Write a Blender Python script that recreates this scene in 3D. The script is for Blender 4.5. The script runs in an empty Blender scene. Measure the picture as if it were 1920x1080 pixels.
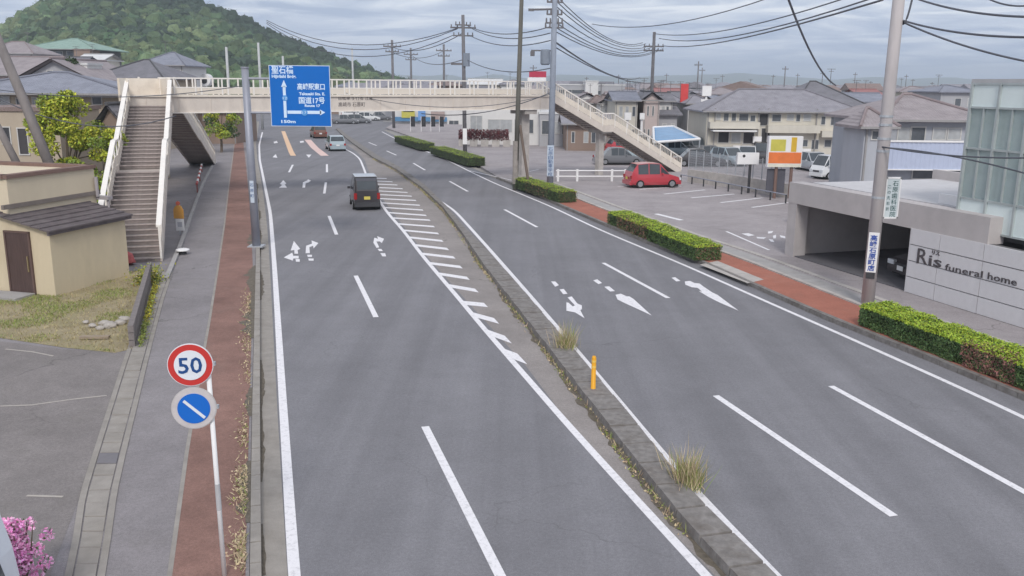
import bpy, bmesh, math, random
from mathutils import Vector, Matrix, noise as mnoise
random.seed(7)
R = math.radians
PI = math.pi
scene = bpy.context.scene
C = scene.collection

# ------------------------------------------------------------------ camera
F, YH, H, ROLL = 1664.0, 156.0, 6.82, R(0.5)      # focal length and horizon in photo pixels, height, roll
PITCH = math.atan((540 - YH) / F)
cam_d = bpy.data.cameras.new('camera')
cam = bpy.data.objects.new('camera', cam_d); C.objects.link(cam)
cam_d.sensor_width = 36; cam_d.lens = 36 * F / 1920
cam_d.clip_start = 0.1; cam_d.clip_end = 20000
lr = Vector((1, 0, 0)); lu = Vector((0, math.sin(PITCH), math.cos(PITCH)))
fw = Vector((0, math.cos(PITCH), -math.sin(PITCH)))
cr = lr * math.cos(ROLL) + lu * math.sin(ROLL)
cu_ = lu * math.cos(ROLL) - lr * math.sin(ROLL)
mw = Matrix((cr, cu_, -fw)).transposed().to_4x4()
mw.translation = Vector((0, 0, H))
cam.matrix_world = mw
scene.camera = cam

# ------------------------------------------------------------------ sky, sun, exposure
SUN_EL, SUN_AZ = R(40), R(180)
w = bpy.data.worlds.new('World'); scene.world = w; w.use_nodes = True
nt = w.node_tree; nt.nodes.clear()
def wn(t, **k):
    n = nt.nodes.new(t)
    for a, b in k.items(): setattr(n, a, b)
    return n
out = wn('ShaderNodeOutputWorld'); bg = wn('ShaderNodeBackground'); bg.inputs['Strength'].default_value = 0.1
sky = wn('ShaderNodeTexSky', sky_type='NISHITA'); sky.sun_disc = False
sky.sun_elevation = SUN_EL; sky.sun_rotation = SUN_AZ; sky.air_density = 1.2; sky.dust_density = 2.0
tc = wn('ShaderNodeTexCoord'); sep = wn('ShaderNodeSeparateXYZ')
nt.links.new(tc.outputs['Generated'], sep.inputs[0])
zz = wn('ShaderNodeMath', operation='ADD'); zz.inputs[1].default_value = 0.07
zm = wn('ShaderNodeMath', operation='MAXIMUM'); zm.inputs[1].default_value = 0.0
nt.links.new(sep.outputs['Z'], zm.inputs[0]); nt.links.new(zm.outputs[0], zz.inputs[0])
dv = wn('ShaderNodeVectorMath', operation='DIVIDE'); cmb = wn('ShaderNodeCombineXYZ')
for i in range(3): nt.links.new(zz.outputs[0], cmb.inputs[i])
nt.links.new(tc.outputs['Generated'], dv.inputs[0]); nt.links.new(cmb.outputs[0], dv.inputs[1])
mp = wn('ShaderNodeMapping'); mp.inputs['Scale'].default_value = (0.75, 0.85, 0.0); mp.inputs['Location'].default_value = (3.1, 0.4, 0)
nt.links.new(dv.outputs[0], mp.inputs[0])
n1 = wn('ShaderNodeTexNoise'); n1.inputs['Scale'].default_value = 1.6; n1.inputs['Detail'].default_value = 9; n1.inputs['Roughness'].default_value = 0.55; n1.inputs['Distortion'].default_value = 0.7
nt.links.new(mp.outputs[0], n1.inputs['Vector'])
rmp = wn('ShaderNodeValToRGB'); cr_ = rmp.color_ramp
cr_.elements[0].position = 0.38; cr_.elements[0].color = (3.2, 3.75, 5.0, 1)
cr_.elements[1].position = 0.62; cr_.elements[1].color = (8.3, 8.4, 8.6, 1)
e = cr_.elements.new(0.5); e.color = (5.4, 5.8, 6.7, 1)
nt.links.new(n1.outputs[0], rmp.inputs[0])
hz = wn('ShaderNodeValToRGB'); h_ = hz.color_ramp      # low band of bluish far cloud above the skyline
h_.elements[0].position = 0.0; h_.elements[0].color = (0.85, 0.85, 0.85, 1)
h_.elements[1].position = 0.115; h_.elements[1].color = (0, 0, 0, 1)
nt.links.new(zm.outputs[0], hz.inputs[0])
mxh = wn('ShaderNodeMixRGB'); mxh.inputs[2].default_value = (3.1, 4.1, 6.2, 1)
nt.links.new(hz.outputs[0], mxh.inputs[0]); nt.links.new(rmp.outputs[0], mxh.inputs[1])
mx = wn('ShaderNodeMixRGB'); mx.inputs[0].default_value = 0.9
nt.links.new(sky.outputs[0], mx.inputs[1]); nt.links.new(mxh.outputs[0], mx.inputs[2])
nt.links.new(mx.outputs[0], bg.inputs[0]); nt.links.new(bg.outputs[0], out.inputs[0])

sl = bpy.data.lights.new('sun', 'SUN'); sl.energy = 1.5; sl.angle = R(14); sl.color = (1, 0.96, 0.9)
so = bpy.data.objects.new('sun', sl); C.objects.link(so)
so.rotation_euler = (R(90) - SUN_EL, 0, R(180) - SUN_AZ)
so.location = (0, 0, 60)
scene.view_settings.view_transform = 'Standard'; scene.view_settings.look = 'None'
scene.view_settings.exposure = 0.45; scene.view_settings.gamma = 1.0
scene.view_settings.use_curve_mapping = False
scene.render.engine = 'CYCLES'
scene.cycles.max_bounces = 6; scene.cycles.transparent_max_bounces = 12
scene.cycles.use_denoising = True

# ------------------------------------------------------------------ survey helpers: photo pixel -> world point
def ray(x, y):
    u = x - 960; v = y - 540
    U = u * math.cos(ROLL) + v * math.sin(ROLL); V = -u * math.sin(ROLL) + v * math.cos(ROLL)
    dx = U / F; dz = -V / F
    return Vector((dx, math.cos(PITCH) + dz * math.sin(PITCH), -math.sin(PITCH) + dz * math.cos(PITCH)))
def G(x, y, z=0.0):                                   # point on a level plane
    d = ray(x, y); t = (z - H) / d.z
    return Vector((d.x * t, d.y * t, z))
def A(x, y, Y):                                       # point at a distance
    d = ray(x, y); t = Y / d.y
    return Vector((d.x * t, Y, H + d.z * t))
def GL(pts, z=0.0): return [G(x, y, z) for x, y in pts]

# ------------------------------------------------------------------ materials
MATS = {}
def mat(name, col, var=0.12, scale=2.0, rough=0.85, bump=0.0, bscale=40.0, metal=0.0, island=0.0, spec=0.3, dirt=0.0,
        dirtcol=(0.12, 0.10, 0.08), dscale=0.7, stretch=(1, 1, 1), alpha=1.0, coat=0.0, hue=0.0, sub=0.0):
    if name in MATS: return MATS[name]
    m = bpy.data.materials.new(name); m.use_nodes = True
    t = m.node_tree; b = t.nodes['Principled BSDF']
    N = t.nodes.new; Lk = t.links.new
    co = N('ShaderNodeTexCoord'); mpn = N('ShaderNodeMapping'); mpn.inputs['Scale'].default_value = stretch
    Lk(co.outputs['Object'], mpn.inputs[0])
    ns = N('ShaderNodeTexNoise'); ns.inputs['Scale'].default_value = scale; ns.inputs['Detail'].default_value = 6; ns.inputs['Roughness'].default_value = 0.6
    Lk(mpn.outputs[0], ns.inputs['Vector'])
    mr = N('ShaderNodeMapRange'); mr.inputs[1].default_value = 0.25; mr.inputs[2].default_value = 0.75
    mr.inputs[3].default_value = 1 - var; mr.inputs[4].default_value = 1 + var
    Lk(ns.outputs[0], mr.inputs[0])
    hs = N('ShaderNodeHueSaturation'); hs.inputs['Color'].default_value = (*col, 1)
    val = mr.outputs[0]
    if island or hue:
        ge = N('ShaderNodeNewGeometry')
        if island:
            mi = N('ShaderNodeMapRange'); mi.inputs[3].default_value = 1 - island; mi.inputs[4].default_value = 1 + island
            Lk(ge.outputs['Random Per Island'], mi.inputs[0])
            mu = N('ShaderNodeMath'); mu.operation = 'MULTIPLY'; Lk(val, mu.inputs[0]); Lk(mi.outputs[0], mu.inputs[1]); val = mu.outputs[0]
        if hue:
            mh = N('ShaderNodeMath'); mh.operation = 'MULTIPLY'; mh.inputs[1].default_value = 7.31
            fr = N('ShaderNodeMath'); fr.operation = 'FRACT'
            Lk(ge.outputs['Random Per Island'], mh.inputs[0]); Lk(mh.outputs[0], fr.inputs[0])
            mhr = N('ShaderNodeMapRange'); mhr.inputs[3].default_value = 0.5 - hue; mhr.inputs[4].default_value = 0.5 + hue
            Lk(fr.outputs[0], mhr.inputs[0]); Lk(mhr.outputs[0], hs.inputs['Hue'])
    Lk(val, hs.inputs['Value'])
    colout = hs.outputs[0]
    if dirt:
        nd = N('ShaderNodeTexNoise'); nd.inputs['Scale'].default_value = dscale; nd.inputs['Detail'].default_value = 8; nd.inputs['Roughness'].default_value = 0.7
        Lk(mpn.outputs[0], nd.inputs['Vector'])
        md = N('ShaderNodeMapRange'); md.inputs[1].default_value = 0.48; md.inputs[2].default_value = 0.72; md.inputs[4].default_value = dirt
        Lk(nd.outputs[0], md.inputs[0])
        mxx = N('ShaderNodeMixRGB'); mxx.inputs[2].default_value = (*dirtcol, 1)
        Lk(md.outputs[0], mxx.inputs[0]); Lk(colout, mxx.inputs[1]); colout = mxx.outputs[0]
    Lk(colout, b.inputs['Base Color'])
    b.inputs['Roughness'].default_value = rough; b.inputs['Metallic'].default_value = metal
    b.inputs['Specular IOR Level'].default_value = spec
    if coat: b.inputs['Coat Weight'].default_value = coat; b.inputs['Coat Roughness'].default_value = 0.08
    if alpha < 1: b.inputs['Alpha'].default_value = alpha
    if bump:
        nb = N('ShaderNodeTexNoise'); nb.inputs['Scale'].default_value = bscale; nb.inputs['Detail'].default_value = 5
        Lk(mpn.outputs[0], nb.inputs['Vector'])
        bp = N('ShaderNodeBump'); bp.inputs['Strength'].default_value = bump; bp.inputs['Distance'].default_value = 0.03
        Lk(nb.outputs[0], bp.inputs['Height']); Lk(bp.outputs[0], b.inputs['Normal'])
    MATS[name] = m
    return m

def asphalt(name, col, streak=0.0, patch=0.12, crack=0.5, ang=0.0, stain=(0.13, 0.12, 0.11)):
    m = bpy.data.materials.new(name); m.use_nodes = True
    t = m.node_tree; b = t.nodes['Principled BSDF']; N = t.nodes.new; Lk = t.links.new
    co = N('ShaderNodeTexCoord')
    def nz(scale, detail, st=(1, 1, 1), rot=0.0, ro=0.6):
        mpn = N('ShaderNodeMapping'); mpn.inputs['Scale'].default_value = st; mpn.inputs['Rotation'].default_value = (0, 0, rot)
        Lk(co.outputs['Object'], mpn.inputs[0])
        n = N('ShaderNodeTexNoise'); n.inputs['Scale'].default_value = scale; n.inputs['Detail'].default_value = detail; n.inputs['Roughness'].default_value = ro
        Lk(mpn.outputs[0], n.inputs['Vector']); return n.outputs[0]
    def rng(src, a, bb, c, d):
        r = N('ShaderNodeMapRange'); r.inputs[1].default_value = a; r.inputs[2].default_value = bb; r.inputs[3].default_value = c; r.inputs[4].default_value = d
        Lk(src, r.inputs[0]); return r.outputs[0]
    def mul(a, bb):
        r = N('ShaderNodeMath'); r.operation = 'MULTIPLY'; Lk(a, r.inputs[0]); Lk(bb, r.inputs[1]); return r.outputs[0]
    grain = rng(nz(55, 2), 0.3, 0.7, 0.82, 1.18)
    mid = rng(nz(0.35, 5), 0.3, 0.7, 1 - patch, 1 + patch)
    blot = rng(nz(2.5, 6), 0.3, 0.7, 1 - patch * 0.5, 1 + patch * 0.5)
    v = mul(mul(mul(grain, rng(nz(16, 3), .3, .7, .9, 1.1)), mid), blot)
    if streak: v = mul(v, rng(nz(1.0, 3, (1.1, 0.03, 1), ang), 0.32, 0.68, 1 - streak, 1 + streak))
    hs = N('ShaderNodeHueSaturation'); hs.inputs['Color'].default_value = (*col, 1); Lk(v, hs.inputs['Value'])
    c = hs.outputs[0]
    st = rng(nz(0.6, 7, ro=0.7), 0.56, 0.75, 0, 0.35)
    mx_ = N('ShaderNodeMixRGB'); mx_.inputs[2].default_value = (*stain, 1); Lk(st, mx_.inputs[0]); Lk(c, mx_.inputs[1]); c = mx_.outputs[0]
    if crack:
        vo = N('ShaderNodeTexVoronoi'); vo.feature = 'DISTANCE_TO_EDGE'; vo.inputs['Scale'].default_value = 0.22
        wv = N('ShaderNodeTexNoise'); wv.inputs['Scale'].default_value = 1.5; wv.inputs['Detail'].default_value = 6
        Lk(co.outputs['Object'], wv.inputs['Vector'])
        ad = N('ShaderNodeVectorMath'); ad.operation = 'ADD'; Lk(co.outputs['Object'], ad.inputs[0]); Lk(wv.outputs['Color'], ad.inputs[1])
        Lk(ad.outputs[0], vo.inputs['Vector'])
        ck = rng(vo.outputs['Distance'], 0.0, 0.006, crack, 0.0)
        ck = mul(ck, rng(nz(0.12, 2), 0.5, 0.6, 0, 1))
        m2 = N('ShaderNodeMixRGB'); m2.inputs[2].default_value = (0.05, 0.048, 0.045, 1); Lk(ck, m2.inputs[0]); Lk(c, m2.inputs[1]); c = m2.outputs[0]
    Lk(c, b.inputs['Base Color']); b.inputs['Roughness'].default_value = 0.9; b.inputs['Specular IOR Level'].default_value = 0.2
    bp = N('ShaderNodeBump'); bp.inputs['Strength'].default_value = 0.35; bp.inputs['Distance'].default_value = 0.012
    Lk(nz(70, 3), bp.inputs['Height']); Lk(bp.outputs[0], b.inputs['Normal'])
    MATS[name] = m; return m

def paint(name, col, wear=0.35):                      # worn road paint
    m = bpy.data.materials.new(name); m.use_nodes = True
    t = m.node_tree; b = t.nodes['Principled BSDF']; N = t.nodes.new; Lk = t.links.new
    co = N('ShaderNodeTexCoord')
    n = N('ShaderNodeTexNoise'); n.inputs['Scale'].default_value = 9; n.inputs['Detail'].default_value = 8; n.inputs['Roughness'].default_value = 0.75
    Lk(co.outputs['Object'], n.inputs['Vector'])
    r = N('ShaderNodeMapRange'); r.inputs[1].default_value = 0.5; r.inputs[2].default_value = 0.7; r.inputs[4].default_value = wear; Lk(n.outputs[0], r.inputs[0])
    mx_ = N('ShaderNodeMixRGB'); mx_.inputs[1].default_value = (*col, 1); mx_.inputs[2].default_value = (0.2, 0.2, 0.21, 1)
    Lk(r.outputs[0], mx_.inputs[0]); Lk(mx_.outputs[0], b.inputs['Base Color']); b.inputs['Roughness'].default_value = 0.75
    MATS[name] = m; return m

def tile_mat(name, col, du=0.3, dv=0.28, var=0.2):    # far roof tiles: colour and fine relief only
    m = mat(name, col, var=var, scale=1.2, rough=0.65, dirt=0.3, dirtcol=(col[0] * .55, col[1] * .55, col[2] * .55), dscale=1.5)
    t = m.node_tree; b = t.nodes['Principled BSDF']; N = t.nodes.new; Lk = t.links.new
    co = N('ShaderNodeTexCoord')
    w1 = N('ShaderNodeTexWave'); w1.bands_direction = 'X'; w1.inputs['Scale'].default_value = 1 / du * 0.5
    w2 = N('ShaderNodeTexWave'); w2.bands_direction = 'Y'; w2.wave_profile = 'SAW'; w2.inputs['Scale'].default_value = 1 / dv * 0.5
    Lk(co.outputs['Object'], w1.inputs['Vector']); Lk(co.outputs['Object'], w2.inputs['Vector'])
    a = N('ShaderNodeMath'); a.operation = 'ADD'; Lk(w1.outputs['Fac'], a.inputs[0]); Lk(w2.outputs['Fac'], a.inputs[1])
    bp = N('ShaderNodeBump'); bp.inputs['Strength'].default_value = 0.6; bp.inputs['Distance'].default_value = 0.05
    Lk(a.outputs[0], bp.inputs['Height']); Lk(bp.outputs[0], b.inputs['Normal'])
    return m

ASPH = asphalt('road_asphalt', (0.199, 0.195, 0.209), streak=0.11, patch=0.08, crack=0.3, ang=R(-10), stain=(0.165, 0.16, 0.168))
LOT = asphalt('lot_asphalt', (0.325, 0.295, 0.30), patch=0.14, crack=0.5, stain=(0.26, 0.235, 0.23))
WALK = asphalt('walk_asphalt', (0.24, 0.222, 0.228), patch=0.14, crack=0.6, stain=(0.17, 0.155, 0.14))
DRIVE = asphalt('drive_asphalt', (0.215, 0.195, 0.19), patch=0.16, crack=0.45, stain=(0.15, 0.14, 0.12))
SHOUL = asphalt('shoulder_asphalt', (0.27, 0.245, 0.235), patch=0.14, crack=0.6, stain=(0.2, 0.18, 0.15))
REDP = asphalt('red_pavement', (0.235, 0.138, 0.115), patch=0.22, crack=0.5, stain=(0.22, 0.16, 0.14))
REDR = asphalt('red_pavement_fresh', (0.36, 0.145, 0.105), patch=0.14, crack=0.3, stain=(0.3, 0.2, 0.16))
GUT = mat('gutter_concrete', (0.30, 0.275, 0.25), var=0.18, scale=3, bump=0.3, dirt=0.4, dirtcol=(0.2, 0.18, 0.15))
KERB = mat('kerb_concrete', (0.215, 0.20, 0.19), var=0.3, scale=7, bump=0.5, bscale=20, dirt=0.7, dirtcol=(0.12, 0.1, 0.085), dscale=2.5)
CONC = mat('concrete', (0.36, 0.345, 0.34), var=0.14, scale=2.5, bump=0.25, dirt=0.35, dirtcol=(0.22, 0.2, 0.18))
LIGHTC = mat('pale_concrete', (0.44, 0.41, 0.385), var=0.2, scale=2.5, bump=0.25, dirt=0.3, dirtcol=(0.28, 0.25, 0.22))
POLE = mat('pole_concrete', (0.46, 0.425, 0.425), var=0.12, scale=4, stretch=(1, 1, 0.15), bump=0.15, dirt=0.3, dirtcol=(0.24, 0.22, 0.2))
DPOLE = mat('dark_pole', (0.16, 0.155, 0.165), var=0.2, scale=4)
WHITEP = paint('white_road_paint', (0.76, 0.74, 0.76), 0.5)
YELP = paint('amber_road_paint', (0.75, 0.5, 0.32), 0.35)
PINKP = paint('faded_red_paint', (0.72, 0.52, 0.47), 0.35)
WHITEM = mat('white_metal', (0.78, 0.77, 0.77), var=0.06, rough=0.5)
GREYM = mat('grey_metal', (0.30, 0.31, 0.36), var=0.1, rough=0.5, metal=0.3)
GALV = mat('galvanised', (0.50, 0.52, 0.55), var=0.12, rough=0.45, metal=0.5)
DARK = mat('dark_metal', (0.05, 0.05, 0.055), rough=0.6)
WIRE = mat('wire', (0.10, 0.105, 0.125), rough=0.6)
BEIGE = mat('bridge_paint', (0.64, 0.575, 0.515), var=0.08, scale=1.2, rough=0.6, dirt=0.4, dirtcol=(0.38, 0.32, 0.28), dscale=1.1, stretch=(1, 1, 0.5))
BEIGE2 = mat('bridge_panel', (0.74, 0.67, 0.58), var=0.1, scale=1.2, rough=0.6, dirt=0.4, dirtcol=(0.45, 0.38, 0.32), dscale=1.3)
IVORY = mat('ivory_rail', (0.82, 0.78, 0.73), var=0.08, rough=0.5, dirt=0.3, dirtcol=(0.5, 0.42, 0.36), dscale=2)
STEP = mat('stair_step', (0.235, 0.205, 0.195), var=0.25, scale=3, dirt=0.5, dirtcol=(0.36, 0.3, 0.28))
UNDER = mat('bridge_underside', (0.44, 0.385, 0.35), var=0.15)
GLASS = mat('dark_glass', (0.05, 0.06, 0.07), var=0.2, rough=0.08, spec=0.6)
TYRE = mat('tyre', (0.02, 0.02, 0.02), rough=0.9)
RIM = mat('rim', (0.45, 0.46, 0.48), rough=0.3, metal=0.8)

# ------------------------------------------------------------------ mesh helpers
class MB:
    def __init__(s): s.v = []; s.f = []; s.mi = []; s.cur = 0
    def add(s, vs, fs):
        o = len(s.v); s.v += [tuple(q) for q in vs]
        s.f += [tuple(i + o for i in f) for f in fs]; s.mi += [s.cur] * len(fs)
    def box(s, c, d, rz=0.0, M=None):
        x, y, z = d[0] / 2, d[1] / 2, d[2] / 2; ca, sa = math.cos(rz), math.sin(rz)
        vs = [(i * x, j * y, k * z) for k in (-1, 1) for j in (-1, 1) for i in (-1, 1)]
        vs = [Vector((p[0] * ca - p[1] * sa + c[0], p[0] * sa + p[1] * ca + c[1], p[2] + c[2])) for p in vs]
        if M: vs = [M @ q for q in vs]
        s.add(vs, [(0, 2, 3, 1), (4, 5, 7, 6), (0, 1, 5, 4), (2, 6, 7, 3), (0, 4, 6, 2), (1, 3, 7, 5)]); return s
    def hexa(s, b, t):                                # 4 bottom, 4 top points
        s.add(list(b) + list(t), [(3, 2, 1, 0), (4, 5, 6, 7), (0, 1, 5, 4), (1, 2, 6, 5), (2, 3, 7, 6), (3, 0, 4, 7)]); return s
    def prism(s, pts, z0, z1):
        n = len(pts)
        ar = sum(pts[i][0] * pts[(i + 1) % n][1] - pts[(i + 1) % n][0] * pts[i][1] for i in range(n))
        if ar < 0: pts = pts[::-1]
        vs = [(p[0], p[1], z0) for p in pts] + [(p[0], p[1], z1) for p in pts]
        s.add(vs, [tuple(range(n))[::-1], tuple(range(n, 2 * n))] + [(i, (i + 1) % n, n + (i + 1) % n, n + i) for i in range(n)]); return s
    def sheet(s, pts):
        n = len(pts)
        ar = sum(pts[i][0] * pts[(i + 1) % n][1] - pts[(i + 1) % n][0] * pts[i][1] for i in range(n))
        if ar < 0: pts = pts[::-1]
        s.add(pts, [tuple(range(n))]); return s
    def tube(s, path, rad, n=8, cap=True):
        path = [Vector(p) for p in path]
        if not hasattr(rad, '__len__'): rad = [rad] * len(path)
        o = []; up = Vector((0, 0, 1))
        for i, p in enumerate(path):
            t = (path[min(i + 1, len(path) - 1)] - path[max(i - 1, 0)]).normalized()
            a = t.cross(up if abs(t.z) < 0.95 else Vector((1, 0, 0))).normalized(); b = t.cross(a)
            o.append([p + (a * math.cos(2 * PI * k / n) + b * math.sin(2 * PI * k / n)) * rad[i] for k in range(n)])
        vs = [q for r_ in o for q in r_]; fs = []
        for i in range(len(path) - 1):
            for k in range(n): fs.append((i * n + k, (i + 1) * n + k, (i + 1) * n + (k + 1) % n, i * n + (k + 1) % n))
        if cap: fs += [tuple(range(n)), tuple((len(path) - 1) * n + k for k in range(n))[::-1]]
        s.add(vs, fs); return s
    def disc(s, c, r, axis, th, n=28):
        c = Vector(c); ax = Vector(axis).normalized(); s.tube([c - ax * th / 2, c + ax * th / 2], r, n); return s
    def leaf(s, p, sz, nrm=None):
        if nrm is None: nrm = Vector((random.gauss(0, 1), random.gauss(0, 1), random.gauss(0, 1) + 0.6))
        nrm = nrm.normalized(); a = nrm.orthogonal().normalized(); a.rotate(Matrix.Rotation(random.random() * 6.28, 3, nrm)); b = nrm.cross(a)
        l = sz * random.uniform(0.7, 1.3); ww = l * 0.55
        s.add([p - a * l, p + b * ww, p + a * l, p - b * ww], [(0, 1, 2, 3)])
    def build(s, name, m, parent=None, smooth=False):
        me = bpy.data.meshes.new(name); me.from_pydata(s.v, [], s.f); me.validate()
        for mm in (m if isinstance(m, (list, tuple)) else [m]): me.materials.append(mm)
        if isinstance(m, (list, tuple)): me.polygons.foreach_set('material_index', s.mi)
        if smooth: me.polygons.foreach_set('use_smooth', [True] * len(me.polygons))
        o = bpy.data.objects.new(name, me); C.objects.link(o)
        if parent: o.parent = parent
        return o

def tag(o, label, cat, group=None):
    o['label'] = label; o['category'] = cat
    if group: o['group'] = group
    return o
def thing(name, label, cat, loc=(0, 0, 0), rz=0.0, group=None):
    o = bpy.data.objects.new(name, None); C.objects.link(o); o.empty_display_size = 0.3
    o.location = loc; o.rotation_euler = (0, 0, rz); return tag(o, label, cat, group)
def struct(o): o['kind'] = 'structure'; return o
def stuff(o): o['kind'] = 'stuff'; return o
def inst(src, parent=None, loc=None, rz=None):
    o = src.copy(); C.objects.link(o)
    if parent: o.parent = parent
    if loc is not None: o.location = loc
    if rz is not None: o.rotation_euler = (0, 0, rz)
    return o
def dup(root, loc, rz, label=None):
    r = inst(root); r.location = loc; r.rotation_euler = (0, 0, rz)
    if label: r['label'] = label
    for ch in list(root.children):
        c = inst(ch, r)
        for g in list(ch.children): inst(g, c)
    return r
def text(s, size, m, parent, M, width=None, ext=0.004, name='lettering', bold=0.0, font=None):
    cu = bpy.data.curves.new('t', 'FONT'); cu.body = s; cu.size = size; cu.extrude = ext; cu.align_x = 'LEFT'; cu.offset = bold
    cu.resolution_u = 2
    o = bpy.data.objects.new('t', cu)
    me = bpy.data.meshes.new_from_object(o); bpy.data.objects.remove(o); bpy.data.curves.remove(cu)
    xs = [v.co.x for v in me.vertices]
    if not xs: return None
    x0, x1 = min(xs), max(xs); ys = [v.co.y for v in me.vertices]; y0 = min(ys)
    k = (width / (x1 - x0)) if width else 1.0
    me.transform(Matrix.Scale(k, 4, (1, 0, 0)) @ Matrix.Translation((-x0, 0, 0)))
    me.transform(M); me.materials.clear(); me.materials.append(m); me.name = name
    o = bpy.data.objects.new(name, me); C.objects.link(o); o.parent = parent
    return o
def FR(o, x, y):                                      # frame with given x and y axes (text plane), z = x cross y
    x = Vector(x).normalized(); y = Vector(y).normalized(); z = x.cross(y)
    m = Matrix((x, y, z)).transposed().to_4x4(); m.translation = Vector(o); return m

def resample(pts, step):
    pts = [Vector(p) for p in pts]; out_ = [pts[0]]; acc = 0
    L = [0]
    for a, b in zip(pts, pts[1:]): L.append(L[-1] + (b - a).length)
    n = max(1, int(L[-1] / step)); res = []
    for i in range(n + 1):
        d = L[-1] * i / n; j = 0
        while j < len(pts) - 2 and L[j + 1] < d: j += 1
        t = (d - L[j]) / max(1e-6, L[j + 1] - L[j]); res.append(pts[j].lerp(pts[j + 1], t))
    return res
def smooth(pts, k=4):
    pts = [Vector(p) for p in pts]
    for _ in range(k): pts = [pts[0]] + [(pts[i - 1] + pts[i] * 2 + pts[i + 1]) / 4 for i in range(1, len(pts) - 1)] + [pts[-1]]
    return pts
def strip(pts, wd, z):                                # painted strip of constant width along a line
    pts = [Vector((p[0], p[1], z)) for p in pts]; m = MB(); Lp = []; Rp = []
    for i, p in enumerate(pts):
        t = (pts[min(i + 1, len(pts) - 1)] - pts[max(i - 1, 0)]); t.z = 0; t.normalize(); n = Vector((-t.y, t.x, 0))
        Lp.append(p + n * wd / 2); Rp.append(p - n * wd / 2)
    k = len(pts); m.add(Lp + Rp, [(k + i, k + i + 1, i + 1, i) for i in range(k - 1)]); return m
def band(l, r_, z0, z1, m=None):                      # solid band between two polylines of equal count
    m = m or MB(); k = len(l)
    vs = [(p[0], p[1], z0) for p in l] + [(p[0], p[1], z0) for p in r_] + [(p[0], p[1], z1) for p in l] + [(p[0], p[1], z1) for p in r_]
    fs = []
    for i in range(k - 1):
        fs += [(2 * k + i, 3 * k + i, 3 * k + i + 1, 2 * k + i + 1), (i, 2 * k + i, 2 * k + i + 1, i + 1), (k + i, k + i + 1, 3 * k + i + 1, 3 * k + i)]
    fs += [(0, k, 3 * k, 2 * k), (k - 1, 3 * k - 1, 4 * k - 1, 2 * k - 1)]
    m.add(vs, fs); return m
def offset(pts, d):
    res = []
    for i, p in enumerate(pts):
        t = (Vector(pts[min(i + 1, len(pts) - 1)]) - Vector(pts[max(i - 1, 0)])); t.z = 0; t.normalize()
        res.append(Vector(p) + Vector((-t.y, t.x, 0)) * d)
    return res

# ================================================================== GROUND AND ROAD
gm = MB(); gm.sheet([(-4400, -300, -0.06), (4400, -300, -0.06), (4400, 4220, -0.06), (-4400, 4220, -0.06)])
struct(gm.build('ground', mat('town_ground', (0.26, 0.25, 0.245), var=0.3, scale=0.03, dirt=0.7, dirtcol=(0.16, 0.18, 0.12), dscale=0.02)))

KLr = [(497, 1400), (491, 1080), (489, 900), (488, 760), (488, 600), (488, 500), (487, 430), (484, 380), (479, 330), (475, 300), (474, 270), (478, 248), (482, 228)]
KRr = [(2400, 950), (1920, 752), (1740, 677), (1615, 627), (1550, 601), (1440, 552), (1310, 494), (1210, 456), (1122, 419), (1050, 388), (960, 347), (930, 335), (888, 316), (800, 276), (745, 256), (718, 243)]
road_pts = GL(KLr) + [A(470, 205, 230), A(720, 205, 230)] + GL(KRr)[::-1] + [Vector((30, 8, 0)), Vector((30, -4, 0)), Vector((-3.2, -4, 0))]
rm = MB(); rm.sheet([Vector((p.x, p.y, 0)) for p in road_pts])
road = struct(rm.build('road', ASPH))
# cross road at the far junction
xm = MB(); xm.sheet([Vector((-110, 104, 0.003)), Vector((40, 150, 0.003)), Vector((40, 178, 0.003)), Vector((-110, 132, 0.003))])
struct(xm.build('cross_road', ASPH))

def mark(name, m, material=WHITEP): return m.build(name, material, road)
Z1 = 0.005
EL = [(570, 1300), (551, 1080), (540, 900), (530, 750), (521, 600), (514, 490), (507, 400), (496, 345), (487, 300), (486, 272), (492, 248)]
mark('edge_line', strip(smooth(resample(GL(EL), 1.0), 6), 0.17, Z1))
HL = [(1354, 1112), (1260, 1010), (1168, 910), (1077, 811), (1036, 764), (970, 687), (917, 628), (865, 565), (822, 515), (789, 476), (757, 433), (726, 399), (706, 368), (690, 338), (683, 318), (675, 298), (662, 287), (642, 277)]
mark('edge_line', strip(smooth(resample(GL(HL), 1.0), 6), 0.16, Z1))
ML = [(1560, 1190), (1460, 1080), (1308, 932), (1200, 800), (1100, 680), (1000, 562), (920, 470), (850, 392), (820, 374)]
mark('edge_line', strip(smooth(resample(GL(ML), 1.0), 6), 0.16, Z1))
RL = [(2300, 968), (1920, 782), (1880, 762), (1760, 709), (1600, 637), (1440, 567), (1270, 491), (1210, 467), (1122, 430), (1035, 388), (960, 357), (930, 345), (888, 325), (840, 301), (790, 280), (745, 262), (716, 247)]
mark('edge_line', strip(smooth(resample(GL(RL), 1.0), 6), 0.15, Z1))
for a, b in [((797, 800), (948, 1100)), ((667, 517), (705, 595)), ((617, 405), (631, 440)), ((611, 342), (608, 363)), ((613, 308), (613, 323)), ((549, 309), (542, 323)),
             ((1342, 742), (1676, 968)), ((1131, 493), (1253, 559)), ((946, 393), (1007, 426)), ((843, 340), (877, 359)), ((775, 306), (797, 319)), ((725, 283), (743, 291)), ((691, 267), (706, 273)),
             ((1558, 724), (2000, 966))]:
    mark('lane_dash', strip([G(*a), G(*b)], 0.16, Z1 + 0.001))
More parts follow.
